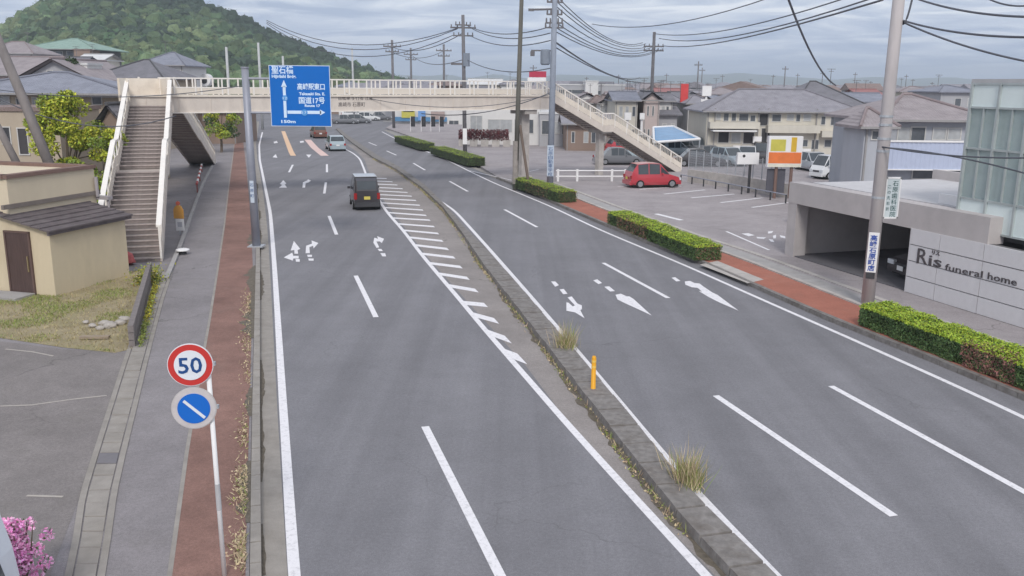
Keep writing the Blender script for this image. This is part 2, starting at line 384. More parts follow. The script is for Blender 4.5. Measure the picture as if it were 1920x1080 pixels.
ST = [((802, 494), (865, 501)), ((822, 515), (878, 522)), ((840, 537), (894, 545)), ((865, 565), (911, 572)), ((890, 593), (931, 602)), ((917, 627), (953, 637)), ((948, 662), (979, 673)),
      ((789, 476), (852, 483)), ((779, 460), (840, 467)), ((767, 446), (830, 452)), ((757, 433), (822, 438)), ((746, 421), (814, 425)), ((735, 409), (806, 413)), ((726, 399), (799, 404)),
      ((719, 389), (793, 394)), ((713, 380), (787, 385)), ((709, 372), (780, 376)), ((706, 365), (772, 368)), ((704, 358), (764, 361)), ((702, 351), (755, 354)), ((700, 345), (745, 347)), ((697, 339), (736, 341)), ((694, 333), (725, 335))]
hl_ = smooth(resample(GL(HL), .5), 6)
for a, b in ST:
    a, b = G(*a), G(*b); d = (b - a).normalized(); j = min(range(1, len(hl_) - 1), key=lambda i: (hl_[i] - a).length); l_ = (hl_[j + 1] - hl_[j - 1]).normalized()
    a = hl_[j] + d * .05; sn = abs(d.cross(l_).z); e_ = l_ * min(.75, .2 / max(.2, sn)); up = Vector((0, 0, Z1 + .0015))
    m = MB(); m.sheet([a + e_ + up, a - e_ + up, b - e_ + up, b + e_ + up]); mark('hatch_stripe', m)
for pl, mt, wd in [([(531, 246), (537, 262), (546, 285), (550, 292)], YELP, 0.5), ([(577, 262), (590, 277), (609, 292)], PINKP, 0.75)]:
    mark('guide_line', strip(GL(pl), wd, Z1), mt)
def arrow(polys):
    m = MB()
    for pl in polys: m.sheet([Vector((*G(*p).xy, Z1 + 0.002)) for p in pl])
    mark('arrow_marking', m)
arrow([[(545, 470), (551, 452), (563, 467), (558, 469), (559, 476), (552, 476), (552, 469)], [(532, 483), (548, 474), (550, 480), (560, 480), (560, 485), (550, 485), (549, 489)], [(554, 486), (562, 486), (562, 491), (555, 491)]])
arrow([[(573, 475), (574, 461), (585, 457), (584, 451), (597, 456), (588, 466), (587, 461), (580, 464), (581, 475)], [(576, 478), (585, 478), (585, 482), (577, 482)], [(578, 485), (588, 485), (588, 489), (579, 489)]])
arrow([[(700, 455), (702, 446), (709, 448), (707, 443), (720, 448), (716, 456), (712, 453), (706, 453), (711, 464), (706, 465)], [(708, 467), (715, 467), (718, 471), (711, 471)], [(713, 475), (722, 475), (724, 481), (717, 481)]])
arrow([[(525, 345), (531, 338), (537, 344), (534, 346), (538, 352), (523, 352), (529, 347)]])
arrow([[(567, 352), (568, 342), (577, 338), (577, 336), (583, 339), (579, 342), (573, 344), (572, 352)]])
arrow([[(511, 295), (517, 289), (520, 296)]]); arrow([[(574, 290), (584, 290), (579, 296)]])
arrow([[(513, 266), (519, 264), (521, 268), (514, 269)]]); arrow([[(562, 265), (569, 264), (570, 267), (563, 268)]])
# oncoming lane arrows, heads towards the camera
arrow([[(1033, 528), (1041, 528), (1048, 535), (1041, 538)], [(1049, 543), (1057, 542), (1064, 551), (1056, 552)], [(1064, 558), (1072, 556), (1082, 569), (1091, 573), (1091, 580), (1088, 582), (1096, 597), (1078, 586), (1062, 583), (1062, 567), (1066, 568), (1074, 575), (1078, 573)]])
arrow([[(1112, 526), (1120, 524), (1129, 531), (1122, 533)], [(1133, 538), (1142, 537), (1153, 546), (1144, 547)], [(1154, 553), (1164, 551), (1175, 556), (1180, 556), (1188, 561), (1222, 592), (1190, 577), (1172, 569), (1158, 562)]])
arrow([[(1259, 521), (1266, 520), (1276, 527), (1268, 528)], [(1284, 528), (1294, 527), (1302, 531), (1312, 532), (1318, 537), (1330, 545), (1336, 549), (1345, 553), (1385, 583), (1350, 568), (1330, 558), (1310, 546), (1316, 547), (1308, 540), (1297, 539), (1285, 534)]])

# shoulder strip between hatch line and median kerb
MKl = [(1430, 1150), (1362, 1080), (1292, 1005), (1200, 890), (1100, 758), (1020, 652), (960, 574), (905, 502), (862, 436), (831, 394), (790, 355), (742, 320), (700, 298), (662, 271), (642, 255), (630, 243)]
MKr = [(1535, 1180), (1440, 1080), (1292, 932), (1190, 800), (1095, 686), (1038, 620), (978, 548), (920, 482), (868, 428), (836, 390), (796, 350), (749, 316), (706, 293), (668, 267), (647, 252), (634, 241)]
inner = [(1380, 1120), (1262, 1000), (1076, 806), (985, 685), (880, 570), (800, 480), (738, 400), (712, 366), (697, 335), (690, 318), (684, 300), (668, 284), (648, 270)]
kl = GL(MKl[:-2])
sh = MB(); sh.sheet([Vector((p.x, p.y, 0.0035)) for p in GL(inner)] + [Vector((p.x, p.y, 0.0035)) for p in kl[::-1]])
sh.build('shoulder', SHOUL, road)

# median kerb, block by block near the camera, one strip beyond
med = thing('median_kerb', 'long raised concrete median kerb dividing the two carriageways', 'kerb', (0, 0, 0))
ml = resample(GL(MKl), 0.3); n_ = len(ml); mr_ = []
mrr = resample(GL(MKr), 0.05)
for p in ml: mr_.append(min(mrr, key=lambda q: (q - p).length_squared))
step_ = 3; i = 0; nb = 0
while i + step_ < n_ and nb < 75:
    a, b = ml[i], ml[i + step_]; c, d = mr_[i + step_], mr_[i]
    sq = 0.004
    ctr = (a + b + c + d) / 4
    q = [p + (ctr - p).normalized() * sq for p in (a, b, c, d)]
    hh = 0.17 + random.uniform(-0.012, 0.012)
    t = [p + (ctr - p).normalized() * 0.03 + Vector((random.uniform(-.006, .006), random.uniform(-.006, .006), hh)) for p in q]
    MB().hexa([p - Vector((0, 0, 0.05)) for p in q], t).build('kerb_block', KERB, med)
    i += step_; nb += 1
band(ml[i:], mr_[i:], -0.03, 0.17).build('kerb_strip', KERB, med)

SOIL = mat('gutter_soil', (0.135, 0.115, 0.09), var=.35, scale=9, bump=.8, bscale=30, dirt=.6, dirtcol=(0.2, 0.175, 0.14), dscale=6)
def soil_line(pts, wmin, wmax, z, side, par, seed, thr=0.0):
    s_ = resample(pts, .12); seg = []
    def flush():
        if len(seg) > 3:
            a = [q[0] for q in seg]; b = [q[1] for q in seg]; m = MB(); k = len(a)
            m.add([Vector((p.x, p.y, z)) for p in a] + [Vector((p.x, p.y, z)) for p in b], [((i, i + 1, k + i + 1, k + i) if side < 0 else (i, k + i, k + i + 1, i + 1)) for i in range(k - 1)]); m.build('soil_strip', SOIL, par)
        seg.clear()
    off = offset(s_, .02 * side)
    for i, p in enumerate(s_):
        v = mnoise.noise((i * .035, seed, 0)) - thr
        if v <= 0: flush(); continue
        wd = wmin + (wmax - wmin) * min(1, v * 2.2) * max(.15, .65 + .7 * mnoise.noise((i * .33, seed + 3, 1)) + .25 * mnoise.noise((i * .9, seed, 5)))
        n = (off[i] - p).normalized(); seg.append((p - n * .01, p + n * wd))
    flush()
soil_line(GL(MKl[1:-3]), .03, .2, .0065, 1, road, 2.5, -.25)
soil_line(GL(MKr[1:-3]), .02, .12, .0075, -1, road, 7.5, -.1)
# ---- left: gutter, kerb, pavement
KLl = [(474, 1400), (467, 1080), (470, 900), (472, 760), (476, 600), (478, 500), (478, 430), (476, 380), (471, 330), (467, 300), (467, 270), (472, 248), (477, 228)]
gl_in = resample(GL(KLr), 1.5)
gut = strip(offset(gl_in, -0.17), 0.36, 0.0045)
struct(gut.build('gutter', GUT))
kbl = thing('roadside_kerb', 'grey concrete kerb between the road gutter and the red path on the left', 'kerb')
kr = resample(GL(KLr), 0.6); kb_l = offset(kr, 0.16); kb_r = offset(kr, 0.0)
for i in range(len(kr) - 1):
    if i < 70:
        a, b, c, d = kb_l[i], kb_l[i + 1], kb_r[i + 1], kb_r[i]
        ctr = (a + b + c + d) / 4; q = [p.lerp(ctr, 0.012) for p in (a, b, c, d)]
        hh = 0.13 + random.uniform(-.006, .006)
        MB().hexa([p - Vector((0, 0, .05)) for p in q], [p.lerp(ctr, 0.03) + Vector((0, 0, hh)) for p in q]).build('kerb_block', GUT, kbl)
band(kb_l[70:], kb_r[70:], -0.05, 0.13).build('kerb_strip', GUT, kbl)
ZP = 0.11
pav = offset(resample(GL(KLr), 2.0), 0.165)
pm = MB(); pm.prism([Vector((p.x, p.y, 0)) for p in pav] + [Vector((-60, 150, 0)), Vector((-90, 90, 0)), Vector((-60, -5, 0)), Vector((-4, -5, 0))], -0.05, ZP)
pavement = struct(pm.build('pavement', WALK))
soil_line([Vector((p.x, p.y, 0)) for p in offset(resample(GL(KLr[1:-4]), 1.0), .17)], .05, .4, ZP + .009, 1, pavement, 4.4, -.15)
soil_line(GL(KLr[1:-4]), .02, .16, .0075, -1, road, 9.1, -.1)
RPl = [(280, 1200), (318, 1080), (350, 850), (375, 700), (393, 600), (409, 500), (421, 420), (429, 350), (437, 290), (440, 264)]
RPr = [(461, 1200), (460, 1080), (464, 900), (468, 760), (472, 600), (474, 500), (471, 430), (467, 370), (461, 310), (456, 264)]
rp = MB(); rp.sheet(GL(RPl, ZP + .004) + GL(RPr, ZP + .004)[::-1]); rp.build('red_path', REDP, pavement)
eg = strip(GL(RPl, ZP), 0.07, ZP + .007); eg.build('path_edging', GUT, pavement)
# drive: darker asphalt apron on the left
dr = MB(); dr.sheet([Vector((p.x, p.y, ZP + .004)) for p in GL([(150, 1300), (95, 1075), (165, 890), (225, 720), (250, 662), (120, 655), (0, 640), (-150, 640), (-500, 700), (-500, 1300)], ZP)])
dr.build('drive', DRIVE, pavement)
for pl in ([(0, 762), (60, 760), (130, 750), (200, 742)], [(50, 930), (118, 932)], [(10, 655), (60, 660), (100, 668)]):
    strip(GL(pl, ZP), 0.06, ZP + .009).build('paint_line', paint('faded_line_paint', (0.42, 0.38, 0.34), 0.6) if 'faded_line_paint' not in MATS else MATS['faded_line_paint'], pavement)
# drain channel with lids
DL = [(128, 1130), (152, 1010), (163, 930), (187, 850), (213, 765), (236, 690), (256, 630), (282, 560), (300, 510)]
DR = [(172, 1130), (193, 1010), (206, 925), (224, 850), (246, 765), (265, 690), (281, 630), (300, 562), (318, 510)]
dl = resample(GL(DL, ZP), 0.5); drr = resample(GL(DR, ZP), 0.5); k_ = min(len(dl), len(drr)) - 1
dl = [Vector(p) for p in resample(GL(DL, ZP), 0.1)]; ds = [Vector(p) for p in resample(GL(DR, ZP), 0.1)]
def pick(L, t): return L[min(len(L) - 1, max(0, round(t * (len(L) - 1))))]
drain = thing('drain_channel', 'concrete side drain covered with a row of short concrete lids beside the pavement', 'drain')
for i in range(k_):
    t0, t1 = i / k_, (i + 1) / k_
    a, b, c, d = pick(dl, t0), pick(dl, t1), pick(ds, t1), pick(ds, t0); ctr = (a + b + c + d) / 4
    q = [p.lerp(ctr, 0.035) for p in (a, b, c, d)]; hh = 0.012 + random.uniform(-.006, .01)
    tilt = [random.uniform(-.005, .005) for _ in range(4)]
    mt = GUT if i != 9 else mat('steel_grate', (0.17, 0.16, 0.17), var=.2, rough=.6)
    MB().hexa([p - Vector((0, 0, .03)) for p in q], [p.lerp(ctr, .02) + Vector((0, 0, hh + tt)) for p, tt in zip(q, tilt)]).build('drain_lid', mt, drain)
for src, sgn in ((GL(DL, ZP), 1), (GL(DR, ZP), -1)):
    s_ = resample(src, 0.6); a = offset(s_, 0.015 * sgn); b = offset(s_, 0.115 * sgn)
    band(a if sgn > 0 else b, b if sgn > 0 else a, ZP - .03, ZP + .018).build('channel_rim', GUT, drain)
wall_rim = strip(GL([(318, 512), (336, 470), (352, 430), (366, 385), (381, 345), (396, 318)], ZP), 0.14, ZP + .03)
b_ = band(*(lambda s_: (offset(s_, .08), offset(s_, -.08)))(resample(GL([(312, 525), (336, 468), (352, 425), (366, 385), (381, 345), (398, 312)], ZP), 1.0)), ZP - .02, ZP + .09)
b_.build('edging_kerb', CONC, pavement)

# ---- right: gutter, kerb, path, lot
krr = resample(GL(KRr), 1.0)
g2 = strip(offset(krr, -0.2)[:-1], 0.4, 0.0045); struct(g2.build('gutter', GUT))
kbr = thing('roadside_kerb', 'grey stained concrete kerb along the hedges on the right', 'kerb')
kx = resample(GL(KRr[:-4]), 0.6)
kp = offset(kx, 0.0); kq = offset(kx, -0.16)
if (kq[10].x < kp[10].x): kq = offset(kx, 0.16)
for i in range(len(kx) - 1):
    if i < 95:
        a, b, c, d = kp[i], kp[i + 1], kq[i + 1], kq[i]; ctr = (a + b + c + d) / 4; q = [p.lerp(ctr, .012) for p in (a, b, c, d)]
        hh = 0.14 + random.uniform(-.006, .006)
        vs_b = [p - Vector((0, 0, .05)) for p in q]
        MB().hexa(vs_b[::-1], [p.lerp(ctr, .03) + Vector((0, 0, hh)) for p in q][::-1]).build('kerb_block', KERB, kbr)
if len(kq) > 97: band(kq[95:], kp[95:], -.05, .14).build('kerb_strip', KERB, kbr)
side = [kq[i] for i in range(0, len(kq), 3)] + [kq[-1]]
lotp = [Vector((p.x, p.y, 0)) for p in side]
lm = MB(); lm.prism(lotp + [Vector((p.x, p.y, 0)) for p in GL([(888, 306), (800, 268), (750, 250), (724, 241)])] + [Vector((-20, 150, 0)), Vector((70, 140, 0)), Vector((90, 40, 0)), Vector((40, 9, 0))], -0.05, 0.12)
lot = struct(lm.build('parking_lot', LOT))
ZR = 0.12
def rgt(name, px, z, m, par=lot):
    s_ = MB(); s_.sheet([Vector((p.x, p.y, z)) for p in GL(px, z)]); return s_.build(name, m, par)
kk = resample(GL(KRr[1:-5]), 2.0); rin = offset(kk, -0.2 if kq[10].x == offset(kx, -0.16)[10].x else 0.2); rout = offset(kk, -1.75 if kq[10].x == offset(kx, -0.16)[10].x else 1.75)
rs = MB(); rs.sheet([Vector((p.x, p.y, ZR + .004)) for p in rin] + [Vector((p.x, p.y, ZR + .004)) for p in rout[::-1]]); rs.build('red_path', REDR, lot)
sg = -1 if kq[10].x == offset(kx, -0.16)[10].x else 1
for off_, wd, mt, nm in ((1.85, .18, LIGHTC, 'path_kerb'), (2.35, .7, CONC, 'concrete_strip'), (2.95, .22, LIGHTC, 'lot_kerb')):
    s_ = resample(GL(KRr[:11]), 2.0)
    a = offset(s_, sg * (off_ - wd / 2)); b = offset(s_, sg * (off_ + wd / 2))
    zt = {'path_kerb': .17, 'concrete_strip': .128, 'lot_kerb': .15}[nm]
    band(b if sg < 0 else a, a if sg < 0 else b, .05, zt).build(nm, mt, lot)
for a, b, wd in [((1245, 364), (1322, 356), .2), ((1296, 371), (1377, 364), .2), ((1351, 380), (1430, 371), .2), ((1410, 389), (1478, 380), .2), ((1200, 355), (1277, 350), .2), ((1158, 350), (1182, 349), .14),
                 ((1230, 401), (1278, 413), .3), ((1362, 434), (1442, 469), .13), ((975, 325), (1010, 318), .12), ((880, 320), (960, 338), .12)]:
    strip([G(*a, ZR), G(*b, ZR)], wd, ZR + .006).build('bay_line', WHITEP, lot)
rgt('concrete_patch', [(1312, 496), (1345, 489), (1432, 524), (1402, 531)], ZR + .009, LIGHTC)
lg = MB()
for pl in ([(1390, 438), (1403, 437), (1415, 441), (1404, 443)], [(1418, 444), (1437, 445), (1432, 448), (1420, 447)], [(1440, 434), (1450, 433), (1447, 437), (1440, 438)], [(1449, 442), (1455, 440), (1455, 447), (1450, 447)], [(1441, 448), (1449, 449), (1452, 454), (1445, 453)], [(1462, 441), (1472, 443), (1473, 447), (1464, 445)]):
    lg.sheet(GL(pl, ZR + .006))
lg.build('lot_lettering', WHITEP, lot)

# ================================================================== FOLIAGE TOOLS
LEAF_TOP = mat('hedge_new_leaf_lit', (0.33, 0.44, 0.045), var=.1, island=.2, hue=.025, rough=.6)  # fresh yellow-green growth, with the light on the top in the colour
LEAF_SIDE = mat('hedge_old_leaf_shaded', (0.075, 0.125, 0.04), var=.1, island=.45, hue=.03, rough=.6)  # older green leaves, with the shade on the sides in the colour
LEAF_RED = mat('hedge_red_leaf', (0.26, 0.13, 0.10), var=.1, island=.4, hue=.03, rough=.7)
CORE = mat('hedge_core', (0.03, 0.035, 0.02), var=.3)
def hedge(label, f0, f1, width, height, n, red=()):
    f0 = Vector(f0); f1 = Vector(f1); d = (f1 - f0); L = d.length; rz = math.atan2(d.y, d.x)
    t = thing('hedge', label, 'hedge', f0, rz, 'clipped hedges along the right kerb')
    s_ = 1.0
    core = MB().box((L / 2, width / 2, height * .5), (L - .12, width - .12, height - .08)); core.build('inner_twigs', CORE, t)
    m = MB()
    for i in range(n):
        u = random.random()
        top = random.random() < width / (width + height * 1.5)
        x = random.uniform(0, L)
        bump = 0.07 * mnoise.noise((x * 1.6, 3.3, f0.x)) + 0.02 * mnoise.noise((x * 6, 1.3, f0.x))
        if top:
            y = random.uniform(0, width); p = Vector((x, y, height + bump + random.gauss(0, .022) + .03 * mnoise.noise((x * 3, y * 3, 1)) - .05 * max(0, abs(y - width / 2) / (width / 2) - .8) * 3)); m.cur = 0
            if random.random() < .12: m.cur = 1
            nr = Vector((random.gauss(0, .5), random.gauss(0, .5), 1))
        else:
            z = random.uniform(.03, height) ; k = random.random()
            lump = .09 * mnoise.noise((x * 2.6, z * 4, 7.7)) + random.gauss(0, .025)
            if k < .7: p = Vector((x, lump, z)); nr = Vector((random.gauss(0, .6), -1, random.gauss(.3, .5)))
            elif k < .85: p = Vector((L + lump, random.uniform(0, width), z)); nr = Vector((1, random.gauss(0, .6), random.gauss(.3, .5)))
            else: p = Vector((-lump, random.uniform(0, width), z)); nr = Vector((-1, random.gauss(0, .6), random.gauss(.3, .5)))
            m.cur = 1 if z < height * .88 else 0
            for (a, b, pr) in red:
                if a < x / L < b and random.random() < pr: m.cur = 2
        if top:
            for (a, b, pr) in red:
                if a < x / L < b and random.random() < pr * .35 and y < width * .4: m.cur = 2
        m.leaf(p, random.uniform(.018, .036), nr)
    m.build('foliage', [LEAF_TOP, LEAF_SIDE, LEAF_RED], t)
    return t
# hedges run so that local -y faces the road (front line far -> near)
def hedge_px(label, a, b, width, height, n, red=()):
    # a: far end, b: near end of the front-bottom edge
    return hedge(label, G(*a, ZR), G(*b, ZR), width, height, n, red)
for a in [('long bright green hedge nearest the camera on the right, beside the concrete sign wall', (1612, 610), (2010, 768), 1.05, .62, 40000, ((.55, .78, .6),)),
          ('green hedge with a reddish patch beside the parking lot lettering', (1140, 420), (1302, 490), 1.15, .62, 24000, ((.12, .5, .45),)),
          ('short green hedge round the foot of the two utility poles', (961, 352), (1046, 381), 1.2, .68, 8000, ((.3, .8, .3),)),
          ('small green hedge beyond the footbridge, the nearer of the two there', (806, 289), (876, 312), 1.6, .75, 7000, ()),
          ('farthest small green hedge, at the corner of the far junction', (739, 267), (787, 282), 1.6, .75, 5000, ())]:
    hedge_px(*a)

def crown_leaves(m, c, r, n, sz, flat=0.8):
    for i in range(n):
        v = Vector((random.gauss(0, 1), random.gauss(0, 1), random.gauss(0, 1))).normalized() * (r * random.uniform(.45, 1.0) ** .6)
        m.leaf(c + Vector((v.x, v.y, v.z * flat)), sz)
def tree(name, label, base, h, cr, mats, nclump=26, per=140, sz=.11, trunk_r=.14, group=None, seed=1, lowfrac=.35):
    rs_ = random.Random(seed); st = random.getstate(); random.seed(seed)
    t = thing(name, label, 'tree', base, 0, group)
    tm = MB(); th = h * .62
    tm.tube([(0, 0, -.1), (.05, .02, th * .4), (-.04, .05, th * .75), (.0, 0, th)], [trunk_r, trunk_r * .8, trunk_r * .6, trunk_r * .35], 8)
    cl = []
    for i in range(nclump):
        a = random.random() * 6.28; rr = cr * math.sqrt(random.random()); z = h * (lowfrac + (1 - lowfrac) * random.random())
        shp = math.sin(PI * min(1, max(0.12, (z / h - lowfrac + .12) / (1 - lowfrac + .15)))) ** .6
        cl.append(Vector((math.cos(a) * rr * shp, math.sin(a) * rr * shp, z)))
    for c in cl[:9]: tm.tube([(0, 0, th * random.uniform(.4, .85)), tuple(c * .6 + Vector((0, 0, th * .3))), tuple(c)], [trunk_r * .4, trunk_r * .25, trunk_r * .1], 5)
    tm.build('trunk', mat('bark', (0.14, 0.11, 0.085), var=.3, scale=6, bump=.6), t)
    m = MB()
    for c in cl:
        m.cur = random.choice(range(len(mats))); crown_leaves(m, c, cr * random.uniform(.22, .42), per, sz)
    m.build('crown', mats, t)
    random.setstate(st); return t
LB = mat('leaf_bright', (0.40, 0.44, 0.05), island=.4, hue=.03, rough=.6)
LB2 = mat('leaf_mid', (0.24, 0.31, 0.05), island=.4, hue=.03, rough=.6)
LD = mat('leaf_dark', (0.045, 0.08, 0.03), island=.4, hue=.03, rough=.6)

# ================================================================== HILL AND FAR RIDGE
SIL = [(-700, 150), (-400, 128), (-150, 92), (0, 50), (60, 14), (120, -12), (200, -36), (300, -30), (400, 2), (440, 19), (500, 50), (560, 74), (620, 100), (680, 121), (740, 143), (800, 158), (1000, 170)]
YR = 430.0
def sil_h(X, Y):
    px = 960 + F * X / YR / 0.974
    for (a, ya), (b, yb) in zip(SIL, SIL[1:]):
        if a <= px <= b:
            y = ya + (yb - ya) * (px - a) / (b - a); return max(0, A(px, y + 6, YR).z - 4)
    return 0
def hill_z(X, Y):
    k = X / Y * YR; hr = sil_h(k, YR)
    t = (Y - 185) / (YR - 185)
    if t <= 0: return -0.5
    if t <= 1: f = t ** 1.25 * (1.0 - .15 * math.sin(t * PI))
    else: f = max(0, 1 - ((t - 1) / .9) ** 2)
    return hr * f + 2.0 * mnoise.noise((X * .02, Y * .02, 0)) * min(1, t * 3) * min(1, hr / 10) - .3
hm = MB(); NX, NY = 90, 40; vs = []
for j in range(NY + 1):
    Y = 185 + (750 - 185) * j / NY
    for i in range(NX + 1):
        px = -650 + (1020 + 650) * i / NX; X = (px - 960) / F * Y
        vs.append((X, Y, hill_z(X, Y)))
hm.add(vs, [(j * (NX + 1) + i, j * (NX + 1) + i + 1, (j + 1) * (NX + 1) + i + 1, (j + 1) * (NX + 1) + i) for j in range(NY) for i in range(NX)])
hill = struct(hm.build('hill', mat('hill_floor', (0.05, 0.075, 0.03), var=.4, scale=.1), smooth=True))
ico = bmesh.new(); bmesh.ops.create_icosphere(ico, subdivisions=2, radius=1); IV = [v.co.copy() for v in ico.verts]; IF = [tuple(v.index for v in f.verts) for f in ico.faces]; ico.free()
fm = MB(); FMATS = [mat('forest_leaf_a', (0.066, 0.104, 0.052), var=.35, scale=1.1, island=.4, hue=.03, bump=1.0, bscale=2.5), mat('forest_leaf_b', (0.125, 0.165, 0.08), var=.35, scale=1.1, island=.35, hue=.03, bump=1.0, bscale=2.5), mat('forest_leaf_c', (0.036, 0.058, 0.038), var=.3, scale=1.1, island=.3, bump=1.0, bscale=2.5)]
cnt = 0
while cnt < 8200:
    px = random.uniform(-60, 830); Y = 195 + (YR + 25 - 195) * math.sqrt(random.random()); X = (px - 960) / F * Y
    z = hill_z(X, Y)
    if z < .8 and random.random() < .85: continue
    if px < 345 and Y < 225: continue
    cnt += 1
    s_ = random.choice((random.uniform(1.0, 1.8), random.uniform(1.5, 2.6), random.uniform(2.2, 3.4))); so_ = random.random() * 50
    nzv = mnoise.noise((X * .018, Y * .018, 2.0)) + .4 * random.gauss(0, .6) - (Y - 320) / 260
    fm.cur = 1 if nzv > .18 else (2 if nzv < -.3 else 0)
    sc_ = Vector((s_, s_, s_ * random.choice((.7, .9, 1.0, 1.1, 1.35))))
    vv = []
    for v in IV:
        k = 1 + .55 * mnoise.noise(v * 1.9 + Vector((so_, 0, 0)))
        vv.append((X + v.x * sc_.x * k, Y + v.y * sc_.y * k, z + s_ * .55 + v.z * sc_.z * k))
    fm.add(vv, IF)
    for q in range(34):
        v = Vector((random.gauss(0, 1), random.gauss(-.3, 1), random.gauss(.5, 1))).normalized(); k = (1 + .55 * mnoise.noise(v * 1.9 + Vector((so_, 0, 0)))) * random.uniform(.98, 1.12)
        fm.leaf(Vector((X + v.x * sc_.x * k, Y + v.y * sc_.y * k, z + s_ * .55 + v.z * sc_.z * k)), random.uniform(.22, .42), v + Vector((random.gauss(0, .5), random.gauss(0, .5), random.gauss(0, .5))))
stuff(fm.build('forest', FMATS))
# far blue mountains
mm_ = MB(); NXm = 120; vs = []
for i in range(NXm + 1):
    px = 500 + 2200 * i / NXm; X = (px - 960) / F * 3600
    hgt = 60 + 75 * abs(mnoise.noise((px * .004, 1.7, 0))) + 25 * mnoise.noise((px * .02, 4.7, 0))
    vs += [(X * .8, 2900, -1), (X, 3600, hgt * .5), (X * 1.15, 4150, -1)]
mm_.add(vs, [(3 * i + k, 3 * i + 3 + k, 3 * i + 4 + k, 3 * i + 1 + k) for i in range(NXm) for k in (0, 1)])
struct(mm_.build('mountains', mat('mountain_forest', (0.07, 0.10, 0.06), var=.15, scale=.002), smooth=True))
HAZE = True
if HAZE:
    hzm = bpy.data.materials.new('haze_air'); hzm.use_nodes = True; t_ = hzm.node_tree; t_.nodes.clear()
    ho = t_.nodes.new('ShaderNodeOutputMaterial'); hv = t_.nodes.new('ShaderNodeVolumePrincipled')
    hv.inputs['Color'].default_value = (0.80, 0.89, 1.0, 1); hv.inputs['Density'].default_value = 0.00042; hv.inputs['Anisotropy'].default_value = 0.0
    t_.links.new(hv.outputs[0], ho.inputs['Volume'])
    hb = MB(); hb.box((0, 1970, 44.5), (9000, 4600, 92)); stuff(hb.build('haze', hzm))
    scene.cycles.volume_bounces = 0

# ================================================================== FOOTBRIDGE
ZB, ZD, ZK, ZT = 5.03, 5.97, 6.40, 6.91               # girder bottom, deck line, kick panel top, rail top
BO = A(322, 207, 50.0); BO.z = 0
BE = A(1022, 207, 63.5); BE.z = 0
BL_ = (BE - BO).length; BRZ = math.atan2(BE.y - BO.y, BE.x - BO.x)
fb = thing('footbridge', 'beige steel footbridge spanning the whole road with stairs at both ends', 'footbridge', BO, BRZ)
iM = (Matrix.Translation(BO) @ Matrix.Rotation(BRZ, 4, 'Z')).inverted()
def loc(p): return iM @ Vector(p)
foot = loc(G(303, 490, ZP)); backf = loc(G(404, 306, ZP)); rfoot = loc(G(1292, 334, .12))
W = 2.0
U0, U1 = -2.3, BL_ + .6
MB().box(((U0 + U1) / 2, .06, (ZB + .05 + ZD - .06) / 2), (U1 - U0, .06, ZD - ZB - .11)).build('girder', BEIGE, fb)
MB().box(((U0 + U1) / 2, W - .06, (ZB + ZD - .08) / 2), (U1 - U0, .06, ZD - ZB - .08)).build('girder', BEIGE, fb)
MB().box(((U0 + U1) / 2, .08, ZB + .025), (U1 - U0, .3, .05)).build('girder_flange', IVORY, fb)
MB().box(((U0 + U1) / 2, W - .08, ZB + .025), (U1 - U0, .3, .05)).build('girder_flange', IVORY, fb)
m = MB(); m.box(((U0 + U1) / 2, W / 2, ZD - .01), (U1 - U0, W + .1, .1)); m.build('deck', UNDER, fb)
m = MB(); m.box(((U0 + U1) / 2, -.03, ZD + .02), (U1 - U0, .05, .12)); m.build('deck_edge', BEIGE2, fb)
gs = None
for i in range(16):
    q = (U0 + 1 + i * (U1 - U0 - 2) / 15, .02, (ZB + ZD) / 2)
    if gs is None: gs = MB().box((0, 0, 0), (.03, .035, ZD - ZB - .12)).build('stiffener', BEIGE, fb); gs.location = q
    else: inst(gs, fb, q)
# railing bays
nb = 17; bw = (BL_ - .1) / nb
panel0 = MB().box((0, 0, (ZK - ZD) / 2 + .06), (bw - .1, .035, ZK - ZD - .1)); 
first = None
for side_v in (0.0, W):
    for i in range(nb):
        u = .05 + (i + .5) * bw
        if first is None: first = panel0.build('railing_panel', BEIGE2, fb); first.location = (u, side_v, ZD)
        else: inst(first, fb, (u, side_v, ZD))
pp = None
for side_v in (0.0, W):
    for i in range(nb + 1):
        for d_ in (-.16, .16):
            u = .05 + i * bw + d_
            if pp is None: pp = MB().box((0, 0, (ZT - ZD) / 2), (.075, .07, ZT - ZD)).build('railing_post', IVORY, fb); pp.location = (u, side_v, ZD)
            else: inst(pp, fb, (u, side_v, ZD))
for side_v in (0.0, W):
    MB().box((BL_ / 2, side_v, ZT + .03), (BL_ + .4, .1, .07)).build('handrail', IVORY, fb)
    MB().box((BL_ / 2, side_v, ZK + .03), (BL_ + .4, .055, .045)).build('railing_bar', IVORY, fb)
for u in (-1.2, BL_ - 1.15):
    m = MB(); m.box((u, W / 2, ZB / 2 - .05), (.62, .62, ZB - .1)); m.box((u, W / 2, ZB - .15), (1.0, W - .1, .3)); m.box((u, W / 2, .25), (.95, .95, .3)); m.build('pier', LIGHTC, fb)
